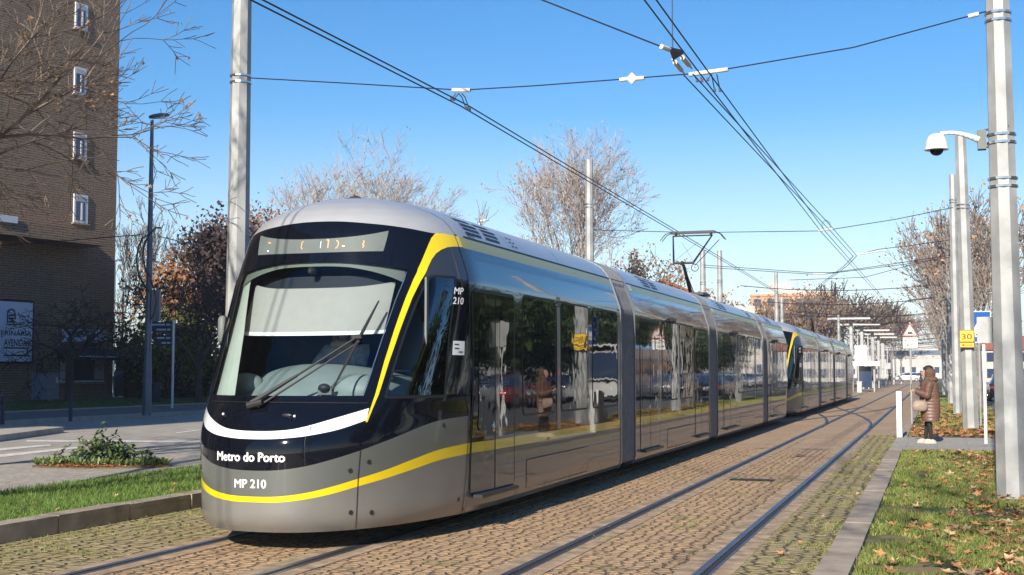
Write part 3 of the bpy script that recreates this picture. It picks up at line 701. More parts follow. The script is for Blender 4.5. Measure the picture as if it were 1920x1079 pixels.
# dashboard
def dash(u,v):
    x=-1.02+2.04*u; a=(x/1.02); s=.62+.42*a*a+v*.95; h=1.33+.36*math.sin(min(1,v*1.25)*math.pi/2)*(1-.72*abs(a+.02)**2.4); return (x,s,h)
d=MB().grid(dash,28,14).build('dashboard',int_dash,tram,True)
b=MB(); b.ball((.56,.98,1.42),(.30,.20,.17),16,10); b.ball((-.66,1.0,1.46),(.20,.16,.14),16,10); b.build('instrument_hood',int_dash,d,True)
b=MB(); b.box((.36,.70,1.43),(.14,.06,.07)); b.build('control_knob_base',int_grey,d); b=MB(); b.ball((.36,.66,1.46),(.06,.05,.04)); b.build('control_knob',rubber,d,True)
b=MB(); b.tube((-.02,1.10,2.60),(-.02,1.20,2.60),.035,n=12); b.ball((-.02,1.10,2.595),.03); b.build('dash_camera',rubber,tram,True)
b=MB(); b.box((.78,2.30,1.95),(.30,.03,.5)); b.box((.82,1.25,1.62),(.18,.28,.02)); b.build('side_shelf',int_grey,tram)
# cab door frame seen through the side window
b=MB(); b.box((1.13,1.78,1.95),(.03,.16,1.15)); b.box((1.12,1.32,1.95),(.02,.05,1.15)); b.box((.95,2.05,1.62),(.5,.03,.34)); b.build('cab_door_frame',int_grey,tram)
# seat
b=MB(); b.box((.02,2.18,1.75),(.50,.12,.75)); b.box((.02,1.95,1.33),(.5,.5,.12)); b.build('driver_seat',int_dark,tram)
# ---- pantograph
pg=empty_child('pantograph',tram)
b=MB(); b.box((0,21.4,3.52),(.9,1.0,.06)); b.tube((0,21.75,3.52),(0,20.75,4.20),.05,.04,8); b.tube((.12,21.6,3.5),(.02,20.85,4.10),.014,n=6); b.build('lower_arm',steel,pg)
b=MB(); kn=(0,20.72,4.22); b.tube((-.26,20.72,4.26),(.26,20.72,4.26),.03,n=8)
for s in (-1,1): b.tube((s*.24,20.72,4.26),(s*.50,22.0,5.06),.026,.018,8); 
b.tube((-.05,20.72,4.2),(0,20.72,4.3),.05,n=8); b.tube((.28,20.75,4.2),(.66,22.1,4.95),.010,n=5)
b.tube((-.24,20.75,4.3),(.2,21.6,4.85),.004,n=4);b.tube((.24,20.75,4.3),(-.2,21.6,4.85),.004,n=4)
b.build('upper_frame',steel,pg)
b=MB()
for dy in (-.12,.12):
    b.box((0,22.05+dy,5.15),(1.15,.05,.05)); 
    for s in (-1,1): b.path([(s*.57,22.05+dy,5.15),(s*.70,22.05+dy,5.10),(s*.82,22.05+dy,4.95)],.012,5)
b.tube((-.5,22.0,5.06),(.5,22.0,5.06),.018,n=6); b.box((-.45,22.05,5.12),(.05,.3,.05)); b.box((.45,22.05,5.12),(.05,.3,.05))
b.build('contact_head',steel,pg)
for s in (-1,1):
    b=MB(); 
    for k in range(12):
        a0=k*math.pi/6;a1=(k+1)*math.pi/6
        b.tube((s*.28+.09*math.cos(a0),20.72,4.14+.09*math.sin(a0)),(s*.28+.09*math.cos(a1),20.72,4.14+.09*math.sin(a1)),.01,n=5)
    b.build('spring_loop',steel,pg)
# ---- tail cab: the same parts turned round
for o in cabp:
    if o.name.split('.')[0] in ('fleet_name',): continue
    c=copy_tree(o,tram); c.location=(0,TL,0); c.rotation_euler=(0,0,math.pi)
tram2=copy_tree(tram)
tram2.location=(XC,TY0+34.15,0); tram2['label']='second tram unit coupled behind the first, partly hidden by it'
for c in children(tram2):
    if c.name.startswith('fleet'): bpy.data.objects.remove(c)
# coupler
tag(MB().box((XC,TY0+33.75,.5),(.3,1.0,.2)).build('coupler',steel),'dark coupler joining the two tram units','coupler')
# ---- people
skin=mat('skin',(.50,.30,.22),.55,var=.06,vscale=20)
def person_mesh(name,joints,parent=None,m=skin,sub=1,root=0):
    """joints: list of (pos,radius,parent index)"""
    me=bpy.data.meshes.new(name); me.from_pydata([j[0] for j in joints],[(j[2],i) for i,j in enumerate(joints) if j[2] is not None],[])
    o=bpy.data.objects.new(name,me); COL.objects.link(o); md=o.modifiers.new('skin','SKIN')
    for i,j in enumerate(joints):
        r=j[1]; me.skin_vertices[0].data[i].radius=(r,r) if not hasattr(r,'__len__') else r
    me.skin_vertices[0].data[root].use_root=True
    s=o.modifiers.new('sub','SUBSURF'); s.levels=sub; s.render_levels=sub
    dg=bpy.context.evaluated_depsgraph_get(); dg.update(); m2=bpy.data.meshes.new_from_object(o.evaluated_get(dg)); bpy.data.objects.remove(o)
    m2.materials.append(m); m2.polygons.foreach_set('use_smooth',[True]*len(m2.polygons))
    o=bpy.data.objects.new(name,m2); COL.objects.link(o); o.parent=parent; return o
def head(b,c,r=.1,face=(0,-1,0)):
    """head surface with brow, nose, mouth, chin"""
    f=Vector(face).normalized(); rt=f.cross(Vector((0,0,1))).normalized(); up=Vector((0,0,1)); c=Vector(c)
    def g(u,v):
        th=2*math.pi*u; ph=math.pi*v; x=math.sin(ph)*math.sin(th)*.78; y=math.sin(ph)*math.cos(th); z=-math.cos(ph)*1.22
        if z<-.2: y+=.10*(y>0)*(-z); x*=1+.28*(z+.2)
        if y>0:
            y+=.22*math.exp(-((x/.10)**2+((z+.08)/.16)**2)); y+=.06*math.exp(-((x/.22)**2+((z+.48)/.07)**2))
            for sx in (-1,1): y-=.10*math.exp(-(((x-sx*.30)/.13)**2+((z-.10)/.10)**2))
        return c+(rt*x+f*y+up*z)*r
    b.grid(g,28,24)
    for sx in (-1,1): b.ball(c+rt*sx*r*.80+up*0.0,(.014,.02,.03),8,6)
    return b
def hand(b,wrist,d,up,side,cur=.9,scale=1.):
    """palm with four bent fingers and a thumb"""
    w=Vector(wrist); d=Vector(d).normalized(); up=Vector(up); up=(up-d*up.dot(d)).normalized(); rt=d.cross(up).normalized()*side
    s=scale
    b.loft([[w+d*.085*s*t+(rt*math.cos(a)*(.026+.016*min(1,t*1.5))+up*math.sin(a)*.013)*s for a in [i*math.pi/4 for i in range(8)]] for t in (0,.35,.7,1.0)])
    for i,(o_,L) in enumerate(((-.03,.072),(-.010,.082),(.011,.077),(.031,.060))):
        p=w+(d*.082+rt*o_)*s; a=d; pts=[p]
        for k,fr in enumerate((.45,.32,.23)):
            a=(a*math.cos(cur*.55)-up*math.sin(cur*.55)).normalized(); pts.append(pts[-1]+a*L*fr*s)
        b.path(pts,[.0095*s,.009*s,.0082*s,.0065*s],7)
    p=w+(d*.03-rt*.036)*s; b.path([p,p+(d*.028-rt*.022-up*.012)*s,p+(d*.058-rt*.02-up*.028)*s],[.0125*s,.011*s,.008*s],7)
# driver (inside the front cab), world coordinates
drv=empty('person',(XC+.04,TY0+1.80,.03),0,'tram driver in a pale grey-blue jacket and white cap seated behind the windscreen','person')
jk=mat('pale_blue_jacket',(.30,.36,.50),.8,var=.2,vscale=12,bump=.004,bscale=20)
J=[((0,0,1.40),(.17,.13),None),((0,-.02,1.60),(.18,.13),0),((0,-.04,1.76),(.19,.12),1),((0,-.04,1.86),(.06,.06),2),
   ((-.19,-.04,1.80),.075,2),((-.27,-.22,1.60),.055,4),((-.20,-.48,1.56),.042,5),
   ((.19,-.04,1.80),.075,2),((.27,-.22,1.60),.055,7),((.20,-.48,1.56),.042,8),
   ((-.10,-.30,1.38),.09,0),((.10,-.30,1.38),.09,0)]
person_mesh('body',J,drv,jk,2)
b=MB(); head(b,(0,-.06,2.02),.095); b.tube((0,-.05,1.86),(0,-.05,1.95),.055,.05,10); hand(b,(-.20,-.49,1.56),(0,-1,-.1),(0,0,1),1); hand(b,(.20,-.49,1.56),(0,-1,-.1),(0,0,1),-1); b.build('face_and_hands',skin,drv,True)
hair_m=mat('light_brown_hair',(.20,.12,.06),.7,var=.3,vscale=20)
b=MB(); b.ball((0,-.02,2.04),(.10,.11,.13),14,10); b.ball((-.09,-.05,1.93),(.035,.05,.11)); b.ball((.09,-.05,1.93),(.035,.05,.11)); b.build('hair',hair_m,drv,True)
b=MB(); b.ball((0,-.03,2.12),(.105,.12,.06),14,8); b.box((.03,-.15,2.10),(.16,.09,.012)); b.build('cap',white_text,drv,True)
b=MB(); b.ball((0,-.10,1.86),(.13,.09,.05),14,8); b.build('scarf',mat('cream_scarf',(.55,.48,.36),.9,bump=.006,bscale=60),drv,True)
b=MB(); b.tube((-.18,-.52,1.55),(-.18,-.52,1.42),.02,n=8)
# ------------------------------------------------------------ poles
def pole(px_label,X,Y,h,r0,r1,lean=(0,0),bands=(6.0,),n=8,m=galv,group='galvanised catenary poles'):
    r=empty('catenary_pole',(X,Y,0),0,px_label,'pole',group)
    b=MB(); t=Vector((lean[0],lean[1],h)); b.tube((0,0,0),t,r0,r1,n,ph=math.pi/8); b.build('pole_shaft',m,r)
    b=MB(); b.box((0,0,.05),(r0*1.7,r0*1.7,.1)); b.build('base_collar',conc_dark,r)
    for z in bands:
        b=MB(); p=t*(z/h); rr=r0+(r1-r0)*z/h
        for dz in (-.05,.05): b.tube(p+Vector((0,0,dz-.015)),p+Vector((0,0,dz+.015)),rr+.012,n=12)
        b.build('pole_band',chrome,r)
    return r
P1=pole('large galvanised pole nearest the camera at the right edge, streaked with branch shadows',.86,16.9,9.5,.195,.125,(-.04,0),(6.04,3.95,4.5))
P2=pole('galvanised pole behind the 30 sign and the woman',.86,36.0,8.0,.215,.15,(-.10,0),(6.0,))
P2b=pole('thinner galvanised pole just left of the pole with the 30 sign',.74,49.8,8.9,.17,.13,(0,0),(7.9,))
pole('galvanised pole beyond the twin poles at the right, among the bare trees',.70,66,7.8,.17,.12)
pole('far galvanised pole next to the bare tree trunk at the right',.55,92,7.8,.16,.12)
PL=pole('tall galvanised pole behind the front of the tram, dappled with shadows',-9.95,16.95,10,.185,.13,(.02,0),(6.04,))
def lpole(x,top,d,lab,r=.17,base=.12):
    X=-(1754-x)*d/2529.; Y=(d+X*.314)/.949; h=CAMH+(698-top)/2400*d
    return pole(lab,X,Y,h,r,base,bands=(h-1.5,)),Vector((X,Y,h))
PLb,tLb=lpole(1107,298,41.2,'galvanised pole standing in front of the large bare tree')
PLc,tLc=lpole(1320,470,58,'galvanised pole just right of the pantograph')
PLd,tLd=lpole(1352,470,62,'galvanised pole second to the right of the pantograph')
PLe,tLe=lpole(1458,510,84,'galvanised pole in front of the orange apartment block')
PLf,tLf=lpole(1468,560,98,'shorter galvanised pole beside the orange apartment block',.16)
lpole(1574,592,110,'white pole left of the station shelters',.17)
# ------------------------------------------------------------ wires
def sag(a,b,s,n=14): 
    a=Vector(a);b=Vector(b); return [a.lerp(b,i/n)-Vector((0,0,s*4*(i/n)*(1-i/n))) for i in range(n+1)]
def wire(name,pts,r,label,group=None,m=wire_m,cat='wire',n=5):
    b=MB(); b.path([tuple(p) for p in pts],r,n); return tag(b.build(name,m),label,cat,group)
def dw(pts,sep,r,labels,group):
    """two parallel contact wires"""
    P=[Vector(p) for p in pts]
    for s,l in ((-1,labels[0]),(1,labels[1])):
        Q=[]
        for i,p in enumerate(P):
            d=(P[min(i+1,len(P)-1)]-P[max(i-1,0)]).normalized(); nn=Vector((d.y,-d.x,0)).normalized(); Q.append(p+nn*s*sep/2)
        wire('contact_wire',Q,r,l,group)
L0=onZ(480,0,5.25);L1=onZ(872,200,5.30);L2=onZ(1262,432,5.21);L3=onZ(1500,575,5.3)
e0=Vector(L0)+(Vector(L0)-Vector(L1)).normalized()*16
farL=Vector((-5.9,140,5.3))
LW=[e0,L0,L1,L2,L3,farL]
dw(LW,.11,.010,('left one of the two contact wires above the tram','right one of the two contact wires above the tram'),'contact wires above the tram')
R0=onZ(1219,0,5.2);R1=onZ(1346,172,5.2);R2=onZ(1545,437,5.15);R3=onZ(1680,588,5.2)
r0=Vector(R0)+(Vector(R0)-Vector(R1)).normalized()*14
dw([r0,R0,R1,R2,R3,Vector((-2.5,150,5.3))],.11,.009,('left contact wire of the empty track','right contact wire of the empty track'),'contact wires over the empty track')
X0=onZ(1290,140,5.35);X1=onZ(1558,430,5.3);X2=onZ(1603,481,5.3);X3=onZ(1545,530,5.35); X4=onZ(1480,600,5.3)
dw([X0,X1,X2],.12,.009,('left crossover wire running from the triangular anchor plate','right crossover wire running from the triangular anchor plate'),'crossover contact wires')
dw([X2,onZ(1585,500,5.3),X3,X4],.10,.012,('upper crossover wire slanting down toward the tram','lower crossover wire slanting down toward the tram'),'slanting crossover wires')
# anchor plate
ap=empty('anchor_plate',tuple(onZ(1266,100,5.4)),0,'dark triangular anchor plate with insulators high over the empty track','wire fitting')
c=Vector(onZ(1266,100,5.4)); x0=Vector(X0)
b=MB(); T=[onZ(1255,92,5.4),onZ(1282,98,5.4),onZ(1262,112,5.38)]; b.loft([[Vector(t)-c+Vector((0,0,-.02)) for t in T],[Vector(t)-c+Vector((0,0,.02)) for t in T]]); b.build('plate',steel,ap)
b=MB()
for dx in (-1,1):
    a=Vector(onZ(1268+7*dx,108-4*dx,5.4))-c; e=Vector(onZ(1290+7*dx,134-5*dx,5.36))-c; b.tube(a,e,.012,n=6); b.tube(a.lerp(e,.2),a.lerp(e,.75),.03,n=8)
    b.build('insulator',fit_m,ap); b=MB()
b.tube(Vector(onZ(1240,88,5.4))-c,Vector(onZ(1256,94,5.4))-c,.03,n=8); b.build('insulator',fit_m,ap)
wire('guy_wire',sag(onZ(1242,89,5.4),Vector(onZ(1010,-2,5.9)),.0,6)+[Vector(onZ(600,-160,7.5))],.010,'anchor wire running from the triangular plate to the upper left')
wire('guy_wire',[onZ(1261,97,5.4),Vector(onZ(1261,97,5.4))+Vector((0,0,.5)),onY(1260,-40,float(onZ(1261,97,5.4)[1]))],.008,'thin vertical wire rising from the triangular plate')
# cross spans
Y1=16.9
def span(pxs,Y,r,label,ins,m=wire_m,group='cross span wires'):
    pts=[onY(x,y,Y) for x,y in pxs]; e=wire('span_wire',pts,r,label,group,m); 
    for a,b_ in ins:
        p,q=Vector(onY(*a,Y)),Vector(onY(*b_,Y)); MB().tube(p,q,.03,n=8).build('insulator',fit_m,e)
    return e
sw=span([(467,147),(650,157),(865,170),(1000,162),(1187,148),(1300,139),(1365,130),(1600,90),(1858,20)],Y1,.009,'nearest cross wire between the two large poles',[((848,170),(882,170)),((1162,151),(1176,149)),((1193,148),(1208,147)),((1292,141),(1365,131)),((1815,32),(1835,27))])
dm=Vector(onY(1185,148,Y1)); b=MB(); b.loft([[dm+Vector((x,-.02+y,z)) for x,z in ((-.085,0),(0,-.085),(.085,0),(0,.085))] for y in (0,.03)]); tag(b.build('diamond_sign',galv),'small grey diamond plate on the nearest cross wire','sign')
def hanger(pxs,Y,lab,m=wire_m):
    b=MB()
    for poly in pxs: b.path([tuple(onY(x,y,Y)) for x,y in poly],.008,5)
    for poly in pxs: b.box(tuple(onY(*poly[-1],Y)),(.03,.04,.04))
    return tag(b.build('wire_hanger',m),lab,'wire fitting')
hanger([[(855,176),(847,186)],[(860,176),(851,187)],[(860,176),(866,183),(874,204)],[(866,176),(872,183),(880,206)]],Y1-.3,'four legged hanger holding the wires above the tram front')
hanger([[(1334,140),(1340,170)],[(1344,140),(1350,170)],[(1304,146),(1307,152)],[(1314,146),(1316,152)],[(1331,144),(1327,150)]],Y1,'hanger holding the wires over the empty track')
span([(1112,432),(1300,437),(1535,434),(1560,431),(1680,412),(1787,390)],38,.011,'second cross wire passing just above the pantograph',[((1535,434),(1562,430))])
span([(1320,498),(1520,512),(1560,512),(1700,492),(1790,478)],56,.014,'third cross wire beyond the pantograph',[])
span([(1320,502),(1520,515),(1545,515),(1700,496),(1790,482)],56.3,.014,'lower twin of the third cross wire',[((1525,514),(1548,514))])
span([(1480,526),(1620,521),(1700,500),(1790,480)],62,.014,'cross wire sagging over the crossover',[])
span([(1607,478),(1650,468),(1700,462),(1787,450)],50,.013,'wire pulling the crossover wires to the right poles',[((1607,478),(1662,470))],m=wire_m)
rng=random.Random(9)
for i in range(16):
    Y=70+i*11; zz=6.3-.25*(i%3); 
    wire('span_wire',sag((-10,Y,zz+rng.uniform(-.1,.1)),(1.2,Y,zz+rng.uniform(-.2,.2)),.35,8),.014+.0004*Y/4,'one of the distant cross wires over the tracks toward the bridge','distant cross wires')
# hanging cable loops at far right pole
wire('cable_loop',[onY(x,y,88) for x,y in ((1790,555),(1740,560),(1705,563),(1690,572),(1683,580),(1681,598),(1684,610),(1692,622),(1700,632))],.03,'thick dark cable looping down beside the warning sign')
wire('cable_loop',[onY(x,y,58) for x,y in ((1543,432),(1541,420),(1548,413),(1556,418),(1557,430))],.012,'small wire loop on the crossover wires')
# ------------------------------------------------------------ street camera on the near pole
cc=empty('security_camera',(.86,16.9,0),0,'white dome security camera on a curved arm of the nearest right pole','camera')
b=MB(); b.box((-.25,-.0,4.50),(.10,.14,.24)); b.build('bracket_box',int_grey,cc)
b=MB()
for z in (4.40,4.62): b.tube((-.22,-.02,z),(.06,-.14,z+.02),.014,n=6)
b.build('clamp',chrome,cc)
white_pl=mat('white_plastic',(.72,.72,.70),.4,var=.05)
b=MB(); pts=[]
for i in range(9): t=i/8; pts.append((-.28-.46*t,-.04,4.50+.11*math.sin(t*math.pi*.62)+.0*t))
b.path(pts,[.045,.04,.035,.03,.028,.026,.025,.025,.03],8); b.build('arm',white_pl,cc,True)
dx,dz=-.79,4.50
b=MB(); rg=[]
for z,r in ((.11,.02),(.10,.06),(.07,.10),(.01,.125),(-.06,.135),(-.09,.148),(-.10,.148),(-.10,.11)): rg.append([(dx+r*math.cos(a*math.pi/10),-.04+r*math.sin(a*math.pi/10),dz+z) for a in range(20)])
b.loft(rg); b.build('housing',white_pl,cc,True,35)
b=MB(); b.ball((dx,-.04,dz-.10),(.085,.085,.075),16,10); b.build('dome',gloss_black,cc,True)
# ------------------------------------------------------------ lettering on flat boards
def board_text(name,s,org,ux,uz,x0,z0,w,h,m,parent,bold=.01):
    V,Fc=text_fit(s,w,h,bold); org=Vector(org); ux=Vector(ux); uz=Vector(uz); b=MB(); b.v=[tuple(org+ux*(x0+x)+uz*(z0+y)) for x,y in V]; b.f=Fc; b.m=[0]*len(Fc); return b.build(name,m,parent)
sign_red=mat('faded_red_border',(.55,.10,.09),.5); sign_white=mat('white_sign_face',(.75,.74,.70),.5); sign_blue=mat('blue_sign_face',(.006,.085,.36),.5,spec=.2); sign_yel=mat('yellow_sign_face',(.85,.58,.02),.5)
black_txt=mat('black_lettering',(.03,.03,.03),.6); brown_txt=mat('dark_red_lettering',(.20,.05,.02),.6)
# warning sign
wx,wy=-.69,39.7
ws=empty('warning_sign',(wx,wy,0),0,'triangular tram warning sign over a white plate, on a thin pole left of the woman','sign')
MB().tube((0,0,0),(0,0,3.08),.03,n=10).build('sign_post',galv,ws)
b=MB(); tri=lambda k,y:[(-.225*k,y,2.66+.195*(1-k)*.66),(.225*k,y,2.66+.195*(1-k)*.66),(0,y,3.05-.195*(1-k)*1.33)]
b.loft([tri(1,-.03),tri(1,-.045)]); b.build('triangle_border',sign_red,ws); b=MB(); b.poly(tri(.78,-.048)); f_=b.build('triangle_face',sign_white,ws)
b=MB(); b.box((0,-.05,2.745),(.15,.004,.045)); b.box((0,-.05,2.775),(.11,.004,.02)); b.box((0,-.05,2.80),(.04,.004,.012)); b.build('tram_symbol',black_txt,f_)
b=MB(); b.box((0,-.035,2.46),(.44,.02,.34)); b.build('plate_border',black_txt,ws); b=MB(); b.box((0,-.046,2.46),(.415,.006,.315)); pl=b.build('plate',sign_white,ws)
board_text('plate_text','PRIORIDADE',(0,-.051,2.46),(1,0,0),(0,0,1),-.17,.04,.34,.06,black_txt,pl,.02); board_text('plate_text','METRO',(0,-.051,2.46),(1,0,0),(0,0,1),-.11,-.09,.22,.06,black_txt,pl,.02)
# 30 sign on pole 2
s3=empty('speed_sign',(.80,35.72,0),0,'yellow 30 sign with an arrow strapped to the galvanised pole','sign')
MB().box((-.0,0,2.47),(.36,.02,.46)).build('plate_border',brown_txt,s3); fb=MB().box((0,-.012,2.545),(.335,.01,.28)).box((0,-.012,2.31),(.335,.01,.11)).build('plate',sign_yel,s3)
board_text('digits','30',(0,-.019,2.45),(1,0,0),(0,0,1),-.13,.01,.26,.15,brown_txt,fb,.02)
b=MB(); b.box((.02,-.019,2.31),(.22,.003,.022)); b.poly([(-.14,-.02,2.31),(-.07,-.02,2.345),(-.07,-.02,2.275)]); b.build('arrow',brown_txt,fb)
# crossing sign behind and box in front
cs_=empty('crossing_sign',(1.17,38,-.14),0,'blue pedestrian crossing sign half hidden behind the grey metal box','sign')
MB().tube((0,0,0),(0,0,3.4),.03,n=8).build('sign_post',galv,cs_); o=MB().box((-.0,-.04,3.0),(.66,.02,.88)).build('sign_border',sign_white,cs_)
MB().box((0,-.055,3.0),(.61,.01,.83)).build('sign_face',sign_blue,cs_); b=MB(); b.poly([(-.24,-.062,2.72),(.24,-.062,2.72),(0,-.062,3.2)]); o=b.build('white_triangle',sign_white,cs_)
b=MB(); b.path([(-.08,-.066,2.76),(0,-.066,2.87),(.06,-.066,2.76)],.014,4); b.path([(0,-.066,2.87),(0,-.066,2.97)],.018,4); b.ball((0,-.066,3.01),(.025,.006,.025)); b.path([(-.05,-.066,2.9),(.0,-.066,2.95),(.05,-.066,2.89)],.01,4); b.build('walking_figure',black_txt,o)
bp=onZ(1849,840,0); mb_=empty('metal_box_post',(bp[0],bp[1],.08),0,'grey metal box on a thin pale post beside the nearest right pole','box')
MB().tube((0,0,0),(0,0,2.2),.035,n=10).build('post',white_pl,mb_); b=MB(); b.box((.05,-.02,2.42),(.36,.10,.56)); b.build('box',galv,mb_); b=MB(); b.box((.19,-.075,2.42),(.015,.012,.44)); b.box((.19,-.08,2.42),(.03,.01,.05)); b.build('box_hinge',steel,mb_)
# white edged barrier board
bb=onZ(1687,829,.0); br_=empty('barrier_board',(bb[0],bb[1],.08),0,'white edged grey barrier board standing at the kerb left of the woman','barrier')
MB().box((0,0,.55),(.12,.05,1.06)).build('white_edge',white_pl,br_); MB().box((.02,.66,.53),(.05,1.25,1.0)).build('grey_panel',galv,br_)
# ------------------------------------------------------------ woman
wp_=onZ(1745,832,.085); wo_=empty('person',(wp_[0],wp_[1],.085),rad(90),'woman in a long brown quilted coat with a beige bag waiting beside the barrier','person')
# local: facing +y rotated 90deg -> world -x
coat=mat('brown_quilted_coat',(.145,.078,.055),.45,var=.15,vscale=14,bump=.006,bscale=18); bag_m=mat('beige_bag',(.30,.22,.17),.6,var=.12,vscale=14); fur=mat('brown_fur',(.13,.075,.05),.95,var=.5,vscale=40,bump=.02,bscale=60)
blk=mat('black_trousers',(.012,.012,.014),.8); shoe=mat('pale_shoe',(.45,.38,.32),.6)
J=[((0,0,.86),(.12,.10),None),((0,0,1.08),(.12,.10),0),((0,.0,1.30),(.13,.10),1),((0,.01,1.40),(.05,.05),2),((0,.02,1.50),(.06,.07),3),
 ((-.08,0,.80),.08,0),((-.08,.02,.45),.058,5),((-.08,-.02,.10),.042,6),((-.08,.06,.04),(.045,.03),7),
 ((.08,0,.80),.08,0),((.08,.06,.45),.058,9),((.08,.10,.10),.042,10),((.08,.18,.04),(.045,.03),11)]
person_mesh('body',J,wo_,blk,2)
def ell(cx,cy,z,rx,ry,n=28,p=2.2):
    R=[]
    for i in range(n):
        a=2*math.pi*i/n; c_,s_=math.cos(a),math.sin(a); R.append((cx+rx*math.copysign(abs(c_)**(2/p),c_),cy+ry*math.copysign(abs(s_)**(2/p),s_),z))
    return R
rg=[]; zs=[]
nb=26
cpts=crv([(0.46,.0),(.6,.0),(1.0,0),(1.4,0)])
for i in range(nb*3+1):
    z=.47+(1.36-.47)*i/(nb*3); t=(z-.47)/.89
    rx=.215-.035*math.sin(t*math.pi)*(1 if t<.6 else .5)+.0; ry=.175+.03*math.sin(t*math.pi*1.1); 
    if z>1.22: k=(z-1.22)/.14; rx=rx*(1-.45*k*k); ry=ry*(1-.40*k*k)
    q=abs(math.sin(i/3*math.pi)); pf=.006*abs(math.sin(math.pi*(i/ (nb*3))*13))
    rg.append(ell(0,-.01+.02*t,z,rx+pf,ry+pf))
MB().loft(rg).build('coat',coat,wo_,True,60)
def sleeve(P,R,name='coat_sleeve'):
    b=MB(); pts=[];rr=[]
    P=[Vector(p) for p in P]; n=18
    for i in range(n+1):
        t=i/n*(len(P)-1); k=min(int(t),len(P)-2); f=t-k; f2=f*f*(3-2*f); pts.append(P[k].lerp(P[k+1],f)); rr.append(R[k]+(R[k+1]-R[k])*f2+.006*abs(math.sin(i*.9)))
    b.path(pts,rr,14); 
    for p,r_ in zip(pts[1:-1],rr[1:-1]): b.ball(p,r_*.99,10,6)
    return b.build(name,coat,wo_,True)
sleeve([(-.19,.0,1.28),(-.24,.05,1.03),(-.14,.27,1.10)],[.085,.08,.058]); sleeve([(.19,.0,1.28),(.24,.02,1.02),(.12,.25,1.12)],[.085,.08,.058])
b=MB(); hand(b,(-.12,.30,1.11),(.45,.8,.2),(0,.2,1),1,1.2); hand(b,(.10,.28,1.13),(-.45,.8,.2),(0,.2,1),-1,1.2); b.build('hands',skin,wo_,True)
b=MB(); head(b,(0,.055,1.50),.095,(0,1,-.15)); b.build('face',skin,wo_,True)
b=MB(); b.ball((0,-.01,1.49),(.135,.125,.145),18,12); b.ball((0,-.03,1.36),(.17,.15,.085),18,10); b.build('hood',fur,wo_,True)
b=MB(); b.ball((0,.01,1.58),(.10,.11,.085),16,10); b.build('dark_hair',mat('black_hair',(.02,.016,.015),.6,bump=.01,bscale=50),wo_,True)
b=MB(); b.loft([ell(.0,0,z,rx,ry) for z,rx,ry in ((.84,.10,.04),(.87,.15,.065),(.95,.165,.075),(1.03,.14,.06),(1.07,.09,.03))])
bg=b.build('handbag',bag_m,None,True); bg.location=(wp_[0]-.20,wp_[1]-.24,-.07); bg.rotation_euler=(0,0,rad(12)); tag(bg,"beige shoulder bag hanging at the woman's side",'bag')
b=MB(); b.path([(.10,.0,1.04),(.12,.04,1.2),(.05,.16,1.34),(-.04,.24,1.36)],.011,5); b.build('bag_strap',bag_m,bg)
for x,y in ((-.08,.05),(.08,.17)):
    b=MB(); b.loft([[ (x+w_*math.cos(a)*.9,y-.03+.14*math.sin(a)*k,z) for a in [i*math.pi/6 for i in range(12)]] for z,w_,k in ((0,.05,1),(.03,.052,1),(.06,.045,.92),(.095,.04,.5))]); b.build('shoe',shoe,wo_,True,50)
b=MB(); b.box((.0,.37,1.19),(.075,.012,.15)); ph=b.build('phone',gloss_black); ph.location=(wp_[0],wp_[1],.085); ph.rotation_euler=(0,0,rad(90)); tag(ph,"dark phone held up in the waiting woman's hands",'phone')
# ------------------------------------------------------------ vegetation
def grow(rng,p,d,L,r,lvl,mx,S_,T_,up=.12,spread=.55,kids=(2,3),taper=.62,seg=3,wob=.13,lenk=.74,side=True,rmin=.004):
    q=p.copy(); dd=d.copy(); rr=r; re=r*taper
    for i in range(seg):
        dd=(dd+Vector((rng.gauss(0,wob),rng.gauss(0,wob),rng.gauss(0,wob)+up*.25))).normalized()
        n=q+dd*L/seg; r2=r+(re-r)*(i+1)/seg; S_.append((q.copy(),n.copy(),rr,r2,lvl)); 
        if side and lvl>=1 and lvl<mx and rng.random()<.55:
            ax=Vector((rng.gauss(0,1),rng.gauss(0,1),rng.gauss(0,.6))).normalized(); nd=(dd+ax*spread*1.3).normalized()
            grow(rng,n,nd,L*lenk*.7,max(rmin,r2*.5),lvl+2 if lvl+2<=mx else mx,mx,S_,T_,up,spread,kids,taper,2,wob,lenk,side,rmin)
        q=n; rr=r2
    T_.append((q.copy(),dd.copy(),lvl)) if lvl>=mx-1 else None
    if lvl>=mx: return
    k=rng.choice(kids)
    for j in range(k):
        a=2*math.pi*(j/k)+rng.uniform(-.5,.5); u=dd.cross(Vector((0,0,1)) if abs(dd.z)<.9 else Vector((1,0,0))).normalized(); v=dd.cross(u)
        sp_=spread*rng.uniform(.6,1.25); nd=(dd+(u*math.cos(a)+v*math.sin(a))*sp_+Vector((0,0,up))).normalized()
        grow(rng,q,nd,L*lenk*rng.uniform(.8,1.15),max(rmin,re*rng.uniform(.72,.9)),lvl+1,mx,S_,T_,up,spread,kids,taper,seg,wob,lenk,side,rmin)
def leafcloud(b,rng,pts,n,sz,jit=.25,aspect=.7):
    for _ in range(n):
        p=pts[rng.randrange(len(pts))][0]+Vector((rng.gauss(0,jit),rng.gauss(0,jit),rng.gauss(0,jit)))
        a=Vector((rng.gauss(0,1),rng.gauss(0,1),rng.gauss(0,1))).normalized(); c_=a.cross(Vector((rng.gauss(0,1),rng.gauss(0,1),rng.gauss(0,1)))).normalized(); s=sz*rng.uniform(.6,1.4)
        k=len(b.v); b.v+=[tuple(p-a*s),tuple(p+c_*s*aspect),tuple(p+a*s),tuple(p-c_*s*aspect)]; b.f.append((k,k+1,k+2,k+3)); b.m.append(b.cur)
